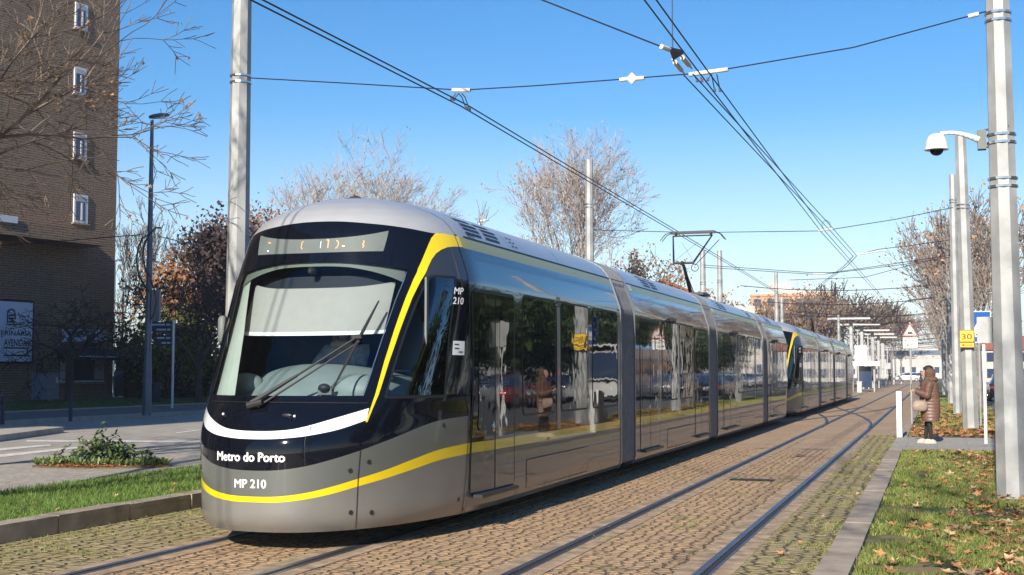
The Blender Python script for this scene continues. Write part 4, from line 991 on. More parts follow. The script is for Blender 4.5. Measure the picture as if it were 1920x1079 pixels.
def starleaves(b,rng,pts,n,sz):
    # clusters of curled palmate leaves hanging from twig ends
    for _ in range(n):
        p=pts[rng.randrange(len(pts))][0]
        for q in range(rng.choice((1,1,2,4))):
            c=p+Vector((rng.gauss(0,.05),rng.gauss(0,.05),-abs(rng.gauss(0,.05)))); s=sz*rng.uniform(.5,1.15)
            u=Vector((rng.gauss(0,.6),rng.gauss(0,.6),-1)).normalized(); v=u.cross(Vector((rng.gauss(0,1),rng.gauss(0,1),.1))).normalized(); w=u.cross(v); cu=rng.uniform(.2,.9)
            k=len(b.v); b.v.append(tuple(c)); rr=(1,.35,.8,.3,.7,.25,.2,.25,.7,.3,.8,.35)
            for i,r in enumerate(rr):
                a=i/12*6.283; b.v.append(tuple(c+u*math.cos(a)*r*s+v*math.sin(a)*r*s*.8+w*cu*r*r*s*rng.uniform(.3,1)))
            for i in range(12): b.f.append((k,k+1+i,k+1+(i+1)%12)); b.m.append(b.cur)
def tree(label,loc,h,seed,m_bark=bark_l,m_twig=twig_l,m_leaf=dry_leaf,nleaf=300,leafs=.07,mx=6,tr=.16,th=.28,spread=.5,up=.14,kids=(2,3),group=None,thinlvl=2,rmin=.006,lenk=.76,jit=.2,name='tree',L0=None,d0=(0,0,1),leafname='crown',wob=.13,star=False):
    rng=random.Random(seed); S_=[];T_=[]
    base=Vector((0,0,0)); d=Vector(d0).normalized()
    S_.append((base,base+d*h*th,tr*1.15,tr*.9,0))
    k=3
    for j in range(k+1):
        a=2*math.pi*j/(k+1)+rng.uniform(-.4,.4); nd=(d+Vector((math.cos(a),math.sin(a),0))*spread*rng.uniform(.7,1.2)+Vector((0,0,up))).normalized() if j<k else (d+Vector((rng.gauss(0,.15),rng.gauss(0,.15),.3))).normalized()
        grow(rng,base+d*h*th,nd,(L0 or h*.26),tr*.6,1,mx,S_,T_,up,spread,kids,.66,3,wob,lenk,True,rmin)
    r=empty(name,loc,rng.uniform(0,0),label,'tree',group)
    zt=max(p[1].z for p in S_); k=h/zt
    b=MB(); t=MB()
    for a,c,r0_,r1_,lv in S_:
        a=a*k;c=c*k
        if lv<=thinlvl: b.tube(a,c,r0_,r1_,8 if lv==0 else 5,False)
        else: t.tube(a,c,max(r0_,rmin),max(r1_,rmin),3,False)
    b.build('trunk',m_bark,r,True)
    T2=[(p[0]*k,)for p in T_]
    cr=MB(); cr.v=t.v; cr.f=t.f; cr.m=[0]*len(t.f); cr.cur=1
    if nleaf and star: starleaves(cr,rng,T2,nleaf,leafs)
    elif nleaf: leafcloud(cr,rng,T2,nleaf,leafs,jit)
    cr.build('crown',[m_twig,m_leaf],r)
    return r
def gp(x,d,yb=None): # position at depth d behind pixel column x on the ground
    P=onD(x,698,d); return (P[0],P[1],0)
# near left plane trees beside the left verge
t1=tree('near plane tree with a few dry leaves reaching in from the left edge',(-14.9,12.8,0),9.8,23,bark_n,twig_n,mx=7,tr=.17,nleaf=260,leafs=.075,star=True,spread=.58,up=.03,rmin=.0055,th=.30,jit=.05,d0=(.06,0,1),thinlvl=2,lenk=.72,kids=(2,3,3))
tree('bare plane tree behind the camera whose branches shade the left pole',(-10.9,7.4,0),11.5,5,mx=6,tr=.15,nleaf=120,leafs=.06,rmin=.006,group=None)
tree('nearer bare tree on the right verge behind the camera, shading the near pole',(.9,-2.4,0),14.5,8,mx=5,tr=.17,nleaf=100,leafs=.07,th=.42,rmin=.008,spread=.42)
tree('farther bare tree on the right verge behind the camera',(5.2,-5.5,0),13.5,14,mx=6,tr=.16,nleaf=150,leafs=.07,th=.42,rmin=.008)
# large bare trees behind the tram
twig_s=mat('sunlit_grey_twigs',(.34,.285,.25),.9,var=.25,vscale=3)  # paler copy of the twig colour, sunlight painted in
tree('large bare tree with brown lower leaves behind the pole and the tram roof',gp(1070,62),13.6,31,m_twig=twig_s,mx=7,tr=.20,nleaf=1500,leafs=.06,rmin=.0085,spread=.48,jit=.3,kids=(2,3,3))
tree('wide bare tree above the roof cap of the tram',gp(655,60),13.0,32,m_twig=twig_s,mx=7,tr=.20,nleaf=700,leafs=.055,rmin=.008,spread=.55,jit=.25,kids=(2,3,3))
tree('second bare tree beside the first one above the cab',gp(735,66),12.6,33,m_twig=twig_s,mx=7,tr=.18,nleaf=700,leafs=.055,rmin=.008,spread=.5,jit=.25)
tree('small bare tree between the cab and the large bare tree',gp(865,72),11.2,34,mx=5,tr=.14,nleaf=150,leafs=.07,rmin=.014,spread=.4)
tree('low bare tree right of the large bare tree',gp(1195,70),8.7,35,mx=5,tr=.14,nleaf=1400,leafs=.10,rmin=.014,spread=.6)
tree('slim bare tree beyond the corner of the brick building',gp(228,105),16.5,36,m_twig=bark_d,mx=6,tr=.16,nleaf=600,leafs=.09,rmin=.016,spread=.3,up=.3)
# left garden
tree('dark umbrella shaped tree in front of the shop window',(-39.6,52.0,.16),5.6,41,bark_d,bark_d,bark_d,300,.05,6,.20,.40,.95,-.06,rmin=.014,name='tree',lenk=.80)
tree('dark twisted bare tree with a crooked top branch left of the hedge',gp(372,60),7.2,42,bark_d,bark_d,purple_leaf,700,.06,6,.16,.3,.8,.04,rmin=.014)
tree('tree with orange autumn leaves behind the hedge',gp(380,72),8.2,43,bark_d,bark_d,brown_leaf,9000,.12,5,.16,.3,.8,.05,rmin=.012,jit=.45)
tree('dark purple leaved tree left of the tall pole',gp(423,66),9.6,44,bark_d,bark_d,purple_leaf,11000,.11,5,.16,.3,.42,.15,rmin=.012,jit=.38)
tree('reddish leaved tree top right of the tall pole',gp(497,72),11.0,45,bark_d,twig_l,brown_leaf,3800,.09,5,.16,.3,.45,.12,rmin=.012,jit=.38)
tree('olive green shrub tree behind the direction sign',gp(318,68),4.6,46,bark_d,bark_d,olive_leaf,6000,.12,5,.12,.2,.9,.0,rmin=.012,jit=.45)
def bush(name,label,P0,P1,wd,z0,z1,m,n,sz,cat='hedge',seed=1,dens=None):
    rng=random.Random(seed); b=MB(); P0=Vector(P0);P1=Vector(P1); L=(P1-P0).length; u=(P1-P0)/L; v=Vector((-u.y,u.x,0))
    def bump_(a,h): return noise.noise(Vector((a*.9,h*1.3,seed)))*.25
    for _ in range(n):
        a=rng.random()*L; 
        f=rng.random(); 
        if f<.45: w_=-wd/2-bump_(a,0)*wd*.5; z=z0+(z1-z0)*rng.random(); w_+=rng.gauss(0,.06)
        elif f<.85: w_=rng.uniform(-wd/2,wd/2); z=z1+bump_(a,w_)*1.2+rng.gauss(0,.08)
        else: w_=wd/2; z=z0+(z1-z0)*rng.random()
        p=P0+u*a+v*w_; p=Vector((p.x,p.y,z)); n1=Vector((rng.gauss(0,1),rng.gauss(0,1),rng.gauss(0,1))).normalized(); n2=n1.cross(Vector((rng.gauss(0,1),rng.gauss(0,1),rng.gauss(0,1)))).normalized(); s=sz*rng.uniform(.6,1.5)
        k=len(b.v); b.v+=[tuple(p-n1*s),tuple(p+n2*s*.6),tuple(p+n1*s),tuple(p-n2*s*.6)]; b.f.append((k,k+1,k+2,k+3)); b.m.append(0)
    r=empty(name,(0,0,0),0,label,cat); b.build('foliage',m,r)
    MB().box(((P0.x+P1.x)/2,(P0.y+P1.y)/2,(z0+z1)/2-.05),(L*.98,wd*.8,(z1-z0)*.94),math.atan2(u.y,u.x)).build('branches',hedge_leaf,r); return r
a=gp(243,72); b_=gp(470,72)
bush('hedge','long dark clipped hedge behind the lamp post',a,b_,2.0,.1,2.15,hedge_leaf,24000,.10,seed=3)
a=gp(225,84); b_=gp(300,84); bush('shrub','olive shrub behind the blue container',a,b_,2.0,.1,3.0,olive_leaf,7000,.12,'shrub',seed=5)
# far right and far left tree rows
rowR=[]
for i,(Y,h) in enumerate(((58,9.8),(70,10.5),(83,10),(97,10.5),(112,10),(130,10),(150,9.5),(175,9))):
    t=tree(['first','second','third','fourth','fifth','sixth','seventh','eighth'][i]+' bare tree of the row along the right verge, counted from the poles',(1.75 if i<1 else .9+.3*(i%2),Y,0),h,60+i,mx=6 if i<3 else 5,tr=.14,nleaf=(900 if i<3 else 500),leafs=.08,rmin=.013+.0018*i,spread=.42,m_leaf=brown_leaf if i%2 else dry_leaf,group='bare trees along the right verge',th=.3,jit=.3)
twig_b=mat('brown_twigs',(.20,.145,.105),.95,var=.3,vscale=1.5)
far_leaf=mat('faded_brown_leaves',(.20,.12,.075),.9,var=.4,vscale=2)
i=0
for x,d,h,lf in ((1262,92,7.2,400),(1292,96,8,300),(1395,120,7.4,1500),(1425,125,8.5,1500),(1470,140,10,1800),(1500,135,9.6,1800),(1530,140,11,1500),(1556,145,12,500),(1585,150,12,500),(1610,160,11,600),(1640,190,12.5,1500),(1655,215,14,1500),(1672,240,14.5,1500),(1690,270,14,1500)):
    i+=1
    tree(['brown leaved bare tree low above the tram roof','bare tree low above the tram roof','brown tree below the apartment block','dark bare tree beside the station','brown tree at the far end of the avenue'][0 if x<1270 else 1 if x<1300 else 2 if x<1540 else 3 if x<1630 else 4]+(', %s in the row'%['leftmost','second','third','fourth','fifth','sixth','seventh','eighth','ninth','tenth','eleventh','twelfth','thirteenth','last'][i-1]),gp(x,d),h,80+i,m_twig=twig_b if x<1540 or x>1630 else bark_d,m_leaf=far_leaf,nleaf=int(lf*.6),leafs=.13,mx=5,tr=.2,rmin=.03+.0001*d,spread=.55,group='far trees on the left of the line',jit=.7,m_bark=bark_l)
# ------------------------------------------------------------ brick building at the left
def brickwall(name):
    return brickmat(name,(.36,.245,.155),(.29,.20,.13),(.06,.045,.035),.7,.13,.022,.02,0,bumpd=.025,dirt=(.27,.19,.125),rough=.9)
bw=brickwall('brown_brick_wall')
# vertical wall: brick pattern needs local x along the wall and z up -> use rotated mapping
def wallmap(m):
    n=m.node_tree; mp=[x for x in n.nodes if x.type=='MAPPING'][0]; tc=[x for x in n.nodes if x.type=='TEX_COORD'][0]
    sx=n.nodes.new('ShaderNodeSeparateXYZ'); cb=n.nodes.new('ShaderNodeCombineXYZ'); ad=n.nodes.new('ShaderNodeMath'); n.links.new(tc.outputs['Object'],sx.inputs[0]); n.links.new(sx.outputs['X'],ad.inputs[0]); n.links.new(sx.outputs['Y'],ad.inputs[1]); n.links.new(ad.outputs[0],cb.inputs['X']); n.links.new(sx.outputs['Z'],cb.inputs['Y']); n.links.new(cb.outputs[0],mp.inputs[0])
wallmap(bw)
BC=Vector((-43.6,61.0,.1)); ba=rad(9)   # far corner; the wall runs back toward the camera
# local frame: x = along the wall toward the camera, y = into the building (away from the street)
bu=Vector((-math.sin(ba),-math.cos(ba),0)); bv=Vector((-math.cos(ba),math.sin(ba),0))
bld=empty('brick_apartment_building',tuple(BC),math.atan2(bu.y,bu.x),'tall brown brick apartment building with small white windows at the left','building')
# local axes: +x = bu ; +y = rot90(bu) = (-bu.y,bu.x) = (cos,-sin) -> toward the street; so interior is -y
def onface(x,y):
    d=Vector(ray(x,y)); n=-bv; c=Vector(CP); t=(BC-c).dot(n)/d.dot(n); P=c+d*t; r=P-BC; return r.dot(bu),r.z
MB().box((17,-7,17),(34,14,34)).build('wall',bw,bld)
wfr=mat('white_window_frame',(.62,.64,.70),.5); wgl=mat('dark_window_pane',(.03,.05,.10),.08,coat=.5); curt=mat('pale_curtain',(.40,.42,.45),.8)
for x0,y0,x1,y1 in ((137,366,163,419),(137,250,161,299),(138,128,160,178),(140,8,163,56)):
    a=onface(x0,(y0+y1)/2);c=onface(x1,(y0+y1)/2); m_=(x0+x1)/2; zt=onface(m_,y0)[1]; zb=onface(m_,y1)[1]; xc=(a[0]+c[0])/2; w_=abs(a[0]-c[0]); h_=zt-zb; zc=(zt+zb)/2
    wn=empty_child('window',bld); MB().box((xc,.03,zc),(w_,.10,h_)).build('window_frame',wfr,wn); MB().box((xc+.05*w_,.075,zc),(w_*.66,.03,h_*.84)).build('window_pane',wgl,wn)
    MB().box((xc-.04*w_,.10,zc-.1*h_),(w_*.12,.03,h_*.62)).build('pane_bar',wfr,wn); MB().box((xc+.05*w_,.096,zc+.33*h_),(w_*.62,.012,h_*.16)).build('blind',curt,wn)
    MB().box((xc,.06,zb-.06),(w_+.2,.18,.08)).build('window_sill',conc_dark,wn)
a=onface(155,468); MB().box((a[0]+12,.9,a[1]+.45),(24,1.8,.75)).build('canopy_slab',bw,bld)
a=onface(0,425); MB().box((a[0]+1.2,1.86,a[1]+.15),(1.3,.06,.35)).build('canopy_sign',wfr,bld)
# billboard
e1=onface(58,620)[0]; zt=onface(40,564)[1]; zb=onface(40,683)[1]; W_=6.2
bbd=empty_child('billboard',bld); MB().box((e1+W_/2,.12,(zt+zb)/2),(W_,.16,zt-zb)).build('billboard_frame',seam_black,bbd)
bface=mat('pale_blue_billboard_face',(.60,.68,.88),.6,col2=(.80,.83,.90),vscale=.5); navy=mat('navy_lettering',(.01,.02,.06),.6)
fo=MB().box((e1+W_/2,.21,(zt+zb)/2),(W_-.22,.03,zt-zb-.22)).build('billboard_face',bface,bbd)
def btext(s,pxr,pyb,wpx,hpx,m=navy):
    xr=onface(pxr,pyb)[0]; xl=onface(pxr-wpx,pyb)[0]; z=onface(pxr-wpx*.4,pyb)[1]; zz=onface(pxr-wpx*.4,pyb-hpx)[1]
    # seen from the street, reading left to right runs toward -x (local)
    board_text('billboard_text',s,(0,0,0),(-1,0,0),(0,0,1),-(xl),z,xl-xr,zz-z,m,bbd,.02).location=(0,.232,0)
btext('VETERINÁRIA',53,630,82,9); btext('AVENIDAS',48,650,47,13)
for p,q,t_ in ((0,48,653.5),(1,49,667.5)):
    xa=onface(p,t_)[0];xb=onface(q,t_)[0];z=onface(24,t_)[1]; MB().box(((xa+xb)/2,.232,z),(abs(xa-xb),.012,.07)).build('billboard_line',navy,bbd)
b=MB(); pts=[]
for k in range(15):
    t_=k/14*math.pi; xx,zz=onface(15-7*math.cos(t_),590-9*math.sin(t_)); pts.append((xx,.235,zz))
x_,z_=onface(8,607); pts=[(x_,.235,z_)]+pts; x_,z_=onface(22,600); pts.append((x_,.235,z_)); b.path(pts,.04,5); 
for yy in (592,598,604):
    xa,z_=onface(9,yy);xb,_=onface(21,yy); b.box(((xa+xb)/2,.235,z_),(abs(xa-xb)*.8,.01,.10))
xa,z_=onface(4,609);xb,_=onface(30,609); b.box(((xa+xb)/2,.235,z_),(abs(xa-xb),.01,.05)); b.build('billboard_logo',navy,bbd)
# shop front
xa=onface(113,690)[0];xb=onface(192,690)[0];zt=onface(150,664)[1];zb=onface(150,717)[1]; sh=empty_child('shop_window',bld)
MB().box(((xa+xb)/2,.04,(zt+zb)/2),(abs(xa-xb),.12,zt-zb)).build('window_frame',wfr,sh); MB().box(((xa+xb)/2,.10,(zt+zb)/2),(abs(xa-xb)-.16,.03,zt-zb-.16)).build('window_pane',wgl,sh)
for px_,ww in ((117,.35),(129,.35),(178,.3),(186,.35)):
    x_=onface(px_,690)[0]; MB().box((x_,.12,(zt+zb)/2),(ww,.02,(zt-zb)*.82)).build('window_poster',curt,sh)
MB().box(((xa+xb)/2,.1,zb-.05),(abs(xa-xb)+.1,.3,.10)).build('window_sill',conc_dark,sh)
xa=onface(106,660)[0];xb=onface(211,662)[0]; z=onface(150,655)[1]
awn_m=mat('dark_blue_awning',(.012,.022,.05),.8)
b=MB(); b.loft([[(x_,.05,z+.05),(x_,.05,z-.55),(x_,.95,z-.62),(x_,.95,z-.35)] for x_ in (xa,xb)]); b.build('awning',awn_m,bld)
MB().box(((xa+xb)/2+.3,.97,z-.42),(abs(xa-xb)*.85,.02,.07)).build('awning_trim',wfr,bld)
xa=onface(116,630)[0];xb=onface(197,632)[0];zt=onface(155,619)[1];zb=onface(155,643)[1]
sb=MB().box(((xa+xb)/2,.1,(zt+zb)/2),(abs(xa-xb),.16,zt-zb)).build('shop_sign',bface,bld)
board_text('shop_sign_text','HOSPITAL',(0,0,0),(-1,0,0),(0,0,1),-(xa-.6),zb+.3,1.9,.34,navy,bld,.02).location=(0,.19,0)
# off-frame block that throws the shade over the far pavement
ob=empty('apartment_block',(-45.0,1,0),0,'plain apartment block outside the left edge whose shadow covers the far pavement','building')
MB().box((0,0,13),(42,34,26)).build('wall',bw,ob)
b=MB(); 
for yy in range(-14,16,4):
    for z in range(3,25,3): b.box((21.03,yy,z),(.08,1.4,1.5))
b.build('window',wgl,ob)
# cabinet, container, bins, bollards
cbm=mat('grey_cabinet_paint',(.22,.25,.32),.6,var=.1)
cp_=onD(84,757,63.5); ca=empty('utility_cabinet',(cp_[0],cp_[1],.15),rad(9),'grey electrical cabinet standing in front of the brick wall','cabinet')
MB().box((0,0,.05),(.7,.5,.1)).build('plinth',conc_dark,ca); MB().box((0,0,.72),(.95,.95,1.24)).build('housing',cbm,ca); MB().box((0,0,1.37),(1.02,1.02,.06)).build('lid',cbm,ca)
for s in (-.23,.24): MB().box((.485,s,.70),(.02,.42,1.1)).build('cabinet_door',cbm,ca)
MB().box((.50,.24,1.05),(.012,.26,.3)).build('cabinet_label',wfr,ca)
dm_=mat('dark_blue_container',(.015,.025,.07),.6)
q=onD(243,750,76); co=empty('waste_container',(q[0],q[1],.1),0,'dark blue waste container beside the brick building corner','container')
b=MB(); b.loft([ell(0,0,z,rx,ry,20,4) for z,rx,ry in ((.1,.85,.6),(.5,.92,.65),(1.2,.95,.68),(1.25,.92,.65),(1.5,.6,.4),(1.58,.2,.1))]); b.build('container_body',dm_,co,True,40)
for s in (-1,1): MB().tube((s*.6,-.5,.12),(s*.6,-.4,.12),.1).build('wheel',rubber,co)
q=onD(291,747,60); lb=empty('litter_bin',(q[0],q[1],.15),0,'dark litter bin on the shaded pavement right of the lamp post','bin')
MB().loft([ell(0,0,z,r,r,16,2) for z,r in ((0,.18),(.05,.22),(.8,.25),(.82,.28),(.9,.28),(.95,.15))]).build('bin_body',dm_,lb,True,40); MB().box((0,-.27,.7),(.2,.02,.1)).build('bin_slot',seam_black,lb)
for i,(x,y) in enumerate(((4,797),(132,791))):
    q=onZ(x,y,.14); bo=empty('bollard',(q[0],q[1],.14),0,['dark slim bollard at the far left edge of the photo','dark slim bollard in front of the tree with the wide dark crown'][i],'bollard','slim bollards along the shaded pavement')
    MB().loft([ell(0,0,z,r,r,12,2) for z,r in ((0,.06),(.68,.05),(.70,.062),(.78,.062),(.80,.03))]).build('bollard_post',dm_,bo,True,40); MB().tube((0,0,.55),(0,0,.6),.058,n=12).build('bollard_ring',dm_,bo)
# lamp posts
def lamp(loc,h,label,m,armx=.55,hz=0):
    r=empty('street_lamp',loc,hz,label,'street lamp'); b=MB(); b.tube((0,0,0),(0,0,1.6),.15,.14,10); b.tube((0,0,1.6),(0,0,h),.125,.055,10); b.build('lamp_post',m,r)
    b=MB(); b.loft([[(x,w_*math.cos(a),h+.12+.12*x+t*math.sin(a)) for a in [i*math.pi/5 for i in range(10)]] for x,w_,t in ((-.10,.06,.05),(.05,.14,.08),(.28,.16,.09),(.48,.12,.06),(.60,.03,.02))]); b.build('lamp_head',m,r,True)
    MB().box((.27,0,h+.09),(.34,.2,.04)).build('lamp_glass',wfr,r); return r
q=onZ(275,780,.14); lp_=lamp((q[0],q[1],.14),10.05,'tall grey lamp post on the shaded pavement with looped cables',galv_dark,hz=rad(18))
def lampcable(pxs,lab,r=.03):
    D=42.8; return wire('cable_loop',[onD(x,y,D) for x,y in pxs],r,lab)
lampcable([(282,440),(268,446),(259,465),(256,490),(260,515),(270,535),(280,548)],'outer cable loop hanging left of the lamp post')
lampcable([(303,428),(292,428),(280,440),(270,460),(268,485),(274,510),(282,520)],'inner cable loop hanging at the lamp post')
lampcable([(282,525),(290,545),(294,565),(290,585),(284,600)],'cable bulging right of the lamp post above the direction sign')
wire('overhead_cable',[onD(-60,466,48),onD(150,450,46),onD(265,441,42.8)],.016,'cable running from the lamp post across the brick building',n=4)
wire('overhead_cable',[onD(296,444,42.8),onD(345,455,46),onD(392,466,50)],.016,'cable running from the lamp post to the right',n=4)
MB().box((0,0,0),(.01,.01,.01))
jb=MB().box((.28,-.05,3.7),(.24,.2,1.05)).build('junction_box',galv_dark,lp_)
for x,y,d,lab in ((238,545,95,'small far lamp behind the shop roof line'),(222,492,110,'far lamp head beside the brick building corner'),):
    z=CAMH+(698-y)/2400*d; q=gp(x-10,d); lamp((q[0],q[1],0),z,lab,galv_dark)
q=gp(898,76); lamp((q[0],q[1],0),CAMH+(698-418)/2400*76,'lamp head showing just above the tram roof',white_pl,hz=rad(18))
# direction sign
q=onD(305,640,52); ds=empty('direction_sign',(q[0],q[1],0),rad(18),'dark blue direction signs beside the lamp post','sign')
MB().tube((.42,0.05,0),(.42,.05,3.7),.05,n=8).build('sign_post',wfr,ds)
for i,(z,w0,w1) in enumerate(((3.42,-.5,.36),(2.88,-.28,.36))):
    pb=MB(); pb.box(((w0+w1)/2,0,z),(w1-w0,.05,.42)); p_=pb.build('sign_board',navy,ds)
    for dz,xa,xb in ((.10,w0+.05,w1-.28),(.10,w1-.22,w1-.04),(-.10,w0+.25,w1-.22),(-.10,w1-.18,w1-.04)): MB().box(((xa+xb)/2,-.03,z+dz),(xb-xa,.01,.07)).build('sign_line',curt,p_)
# flower bed
fb=onZ(192,876,.1); fb=Vector(fb); bed=empty('flower_bed',tuple(fb),rad(18.3),'low plant bed with green leaves and orange ground cover in the pale pavement','flower bed')
b=MB(); b.loft([ell(0,0,z,1.12*k,.42*k,24,2) for z,k in ((0,1),(.02,1),(.04,.85),(.05,.5))]); b.build('soil',soil,bed)
rng=random.Random(12); b=MB(); lm=mat('succulent_leaves',(.13,.18,.06),.5,var=.35,vscale=6); om=mat('orange_ground_cover',(.42,.16,.06),.7,var=.4,vscale=20)
def blade(b,p,dr,L,w_,droop=.3):
    p=Vector(p); dr=Vector(dr).normalized(); s=dr.cross(Vector((0,0,1))).normalized()*w_; m_=p+dr*L*.55; e=p+dr*L-Vector((0,0,droop*L*.5)); b.quad(p-s*.4,m_-s,e,m_+s); b.quad(p-s*.4,p+s*.4,m_+s,m_-s)
for _ in range(230):
    a=rng.uniform(-1,1); y=rng.uniform(-.33,.33)*math.sqrt(max(.05,1-a*a)); 
    for k in range(5): blade(b,(a*1.05,y,.04),(rng.gauss(0,.6),rng.gauss(0,.6),rng.uniform(.5,1.2)),rng.uniform(.10,.19),.020)
b.build('rosette_plants',lm,bed); b=MB()
for _ in range(260):
    x=rng.gauss(.05,.26); y=rng.gauss(0,.14); z=.15+abs(rng.gauss(0,.14))*(1-min(1,abs(x)/.8)); 
    for k in range(4): blade(b,(x,y,z*1.2),(rng.gauss(0,1),rng.gauss(0,1),rng.gauss(.3,.6)),rng.uniform(.06,.12),.026)
for _ in range(26):
    a=rng.uniform(0,6.28); b.tube((0.02,0,.05),(.35*math.cos(a),.18*math.sin(a),rng.uniform(.2,.42)),.006,.003,4)
b.build('small_shrub',mat('shrub_leaves',(.09,.13,.045),.6,var=.35,vscale=9),bed); b=MB()
for _ in range(700):
    x=rng.gauss(.0,.5); 
    if abs(x)>1: continue
    y=rng.uniform(-.42,-.05)*math.sqrt(max(.05,1-x*x)); 
    for k in range(2): blade(b,(x,y,.03),(rng.gauss(0,1),rng.gauss(0,1),rng.uniform(.1,.9)),rng.uniform(.03,.08),.012)
b.build('orange_ground_cover',om,bed)
# ------------------------------------------------------------ grass, leaves, weeds
def tufts(name,x0,x1,y0,y1,z,n,h,m,label,seed,power=2.,wd=.006,mask=None,lean=.5):
    rs=np.random.RandomState(seed); u=rs.rand(n); Y=y0*(y1/y0)**(u) if power else y0+(y1-y0)*u
    X=x0+(x1-x0)*rs.rand(n)
    if mask is not None:
        kp=np.array([mask(a,c) for a,c in zip(X,Y)]); X=X[kp];Y=Y[kp]; n=len(X)
    H=h*(.5+rs.rand(n)); A=rs.rand(n)*6.283; sc_=np.clip(Y/14,.8,3.0); ww=wd*sc_; lx=rs.randn(n)*lean*H; ly=rs.randn(n)*lean*H
    V=np.zeros((n,3,3)); V[:,0]=np.stack([X-ww*np.cos(A),Y-ww*np.sin(A),np.full(n,z)],1); V[:,1]=np.stack([X+ww*np.cos(A),Y+ww*np.sin(A),np.full(n,z)],1); V[:,2]=np.stack([X+lx,Y+ly,z+H],1)
    me=bpy.data.meshes.new(name); me.vertices.add(n*3); me.vertices.foreach_set('co',V.reshape(-1)); me.loops.add(n*3); me.loops.foreach_set('vertex_index',np.arange(n*3)); me.polygons.add(n); me.polygons.foreach_set('loop_start',np.arange(n)*3); me.polygons.foreach_set('loop_total',np.full(n,3)); me.update(calc_edges=True); me.validate()
    for mm in (m if hasattr(m,'__len__') else [m]): me.materials.append(mm)
    if hasattr(m,'__len__'): me.polygons.foreach_set('material_index',(rs.rand(n)*len(m)).astype(int))
    o=bpy.data.objects.new(name,me); COL.objects.link(o); return tag(o,label,'grass',None,'stuff')
def nz(x,y,s=1.,o=0): return noise.noise(Vector((x*s,y*s,o)))
g1=mat('grass_blade_green',(.115,.185,.028),.6,var=.3,vscale=2.5); g2=mat('grass_blade_yellow',(.24,.23,.06),.7,var=.3,vscale=3); g3=mat('grass_blade_dark',(.06,.115,.018),.6,var=.3,vscale=3)
tufts('grass',-.62,2.2,8.5,26.2,.075,120000,.045,[g1,g3,g2,g2],'short green grass on the right verge',1,mask=lambda x,y:(nz(x,y,.9,3)+nz(x,y,3,5)*.5)>-.18-.0*(x))
tufts('grass',-10.97,-8.34,9,45,.12,110000,.06,[g1,g3,g1],'short green grass on the left strip',2,mask=lambda x,y:nz(x,y,.9,9)>-.45)
tufts('grass',-.62,2.2,31.7,80,.07,25000,.05,[g1,g2,g2],'thin grass under the far right trees',3,mask=lambda x,y:nz(x,y,.7,3)>-.1)
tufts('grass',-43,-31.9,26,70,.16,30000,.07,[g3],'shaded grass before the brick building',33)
tufts('weeds',-1.7,-.9,8.5,33,.01,15000,.022,[g1,g2,g2],'small weeds between the mossy cobbles by the right kerb',4,mask=lambda x,y:(nz(x,y,1.6,1)+nz(x,y,5,2)*.7+ (x+1.2)*.5)>.28,wd=.004)
tufts('weeds',-8.3,-6.7,8.5,33,.01,12000,.024,[g1,g2],'small weeds between the cobbles by the left kerb',5,mask=lambda x,y:(nz(x,y,1.6,7)+nz(x,y,5,2)*.6-(x+7.5)*.5)>.12,wd=.004)
tufts('weeds',-3.2,-1.9,8.5,20,.008,9000,.018,[g1,g2],'sparse weeds between the rails of the empty track',6,mask=lambda x,y:(nz(x,y,2.2,4)+nz(x,y,7,2)*.8)>.48,wd=.004)
def leaves(name,n,reg,z,m,label,seed,sz=(.05,.10),dens=None):
    rng=random.Random(seed); b=MB(); i=0; t=0
    while i<n and t<n*30:
        t+=1; y=reg[2]*(reg[3]/reg[2])**rng.random(); x=rng.uniform(reg[0],reg[1])
        if dens and rng.random()>dens(x,y): continue
        i+=1; s=rng.uniform(*sz); a0=rng.uniform(0,6.28); tl=Vector((rng.gauss(0,.25),rng.gauss(0,.25),1)).normalized(); u=Vector((math.cos(a0),math.sin(a0),0)); u=(u-tl*u.dot(tl)).normalized(); v=tl.cross(u); c_=Vector((x,y,z+rng.uniform(.02,.05))); cur=rng.uniform(.05,.5)
        pts=[]
        for k,r_ in enumerate((1,.42,.85,.40,.95,.40,.85,.42,.8,.25)):
            th=k/10*6.283; r=r_*s; pts.append(c_+u*math.cos(th)*r+v*math.sin(th)*r+tl*(cur*r*r/s)*rng.uniform(.3,1.2))
        k0=len(b.v); b.v.append(tuple(c_)); b.v+= [tuple(p) for p in pts]
        mi=rng.randrange(len(m))
        for k in range(10): b.f.append((k0,k0+1+k,k0+1+(k+1)%10)); b.m.append(mi)
    return tag(b.build(name,m),label,'leaves',None,'stuff')
lf1=mat('fallen_leaf_orange',(.46,.21,.08),.7,var=.4,vscale=12); lf2=mat('fallen_leaf_tan',(.50,.33,.18),.7,var=.35,vscale=12); lf3=mat('fallen_leaf_brown',(.23,.10,.045),.8,var=.4,vscale=12)
leaves('fallen_leaves',2800,(-.5,2.2,9,26.2),.075,[lf1,lf2,lf3,lf1],'dry plane leaves scattered on the right verge',1,(.035,.085),lambda x,y:min(1,.08+.6*max(0,(x+.1)/1.0)+max(0,nz(x,y,.8,3))*1.2+(.75 if 19<y and x>.25 else 0)))
leaves('fallen_leaves',1900,(-.6,2.2,31.7,60),.075,[lf1,lf3,lf1],'drift of rust leaves beyond the waiting area',2,(.05,.11),lambda x,y:1 if y<36 else .3)
leaves('fallen_leaves',60,(-1.7,-.9,9,25),.006,[lf1,lf2],'few leaves on the mossy cobbles',3,(.03,.055))
leaves('fallen_leaves',70,(-11.3,-8.4,10,30),.12,[lf2,lf1],'few leaves on the left grass strip',4,(.03,.055))
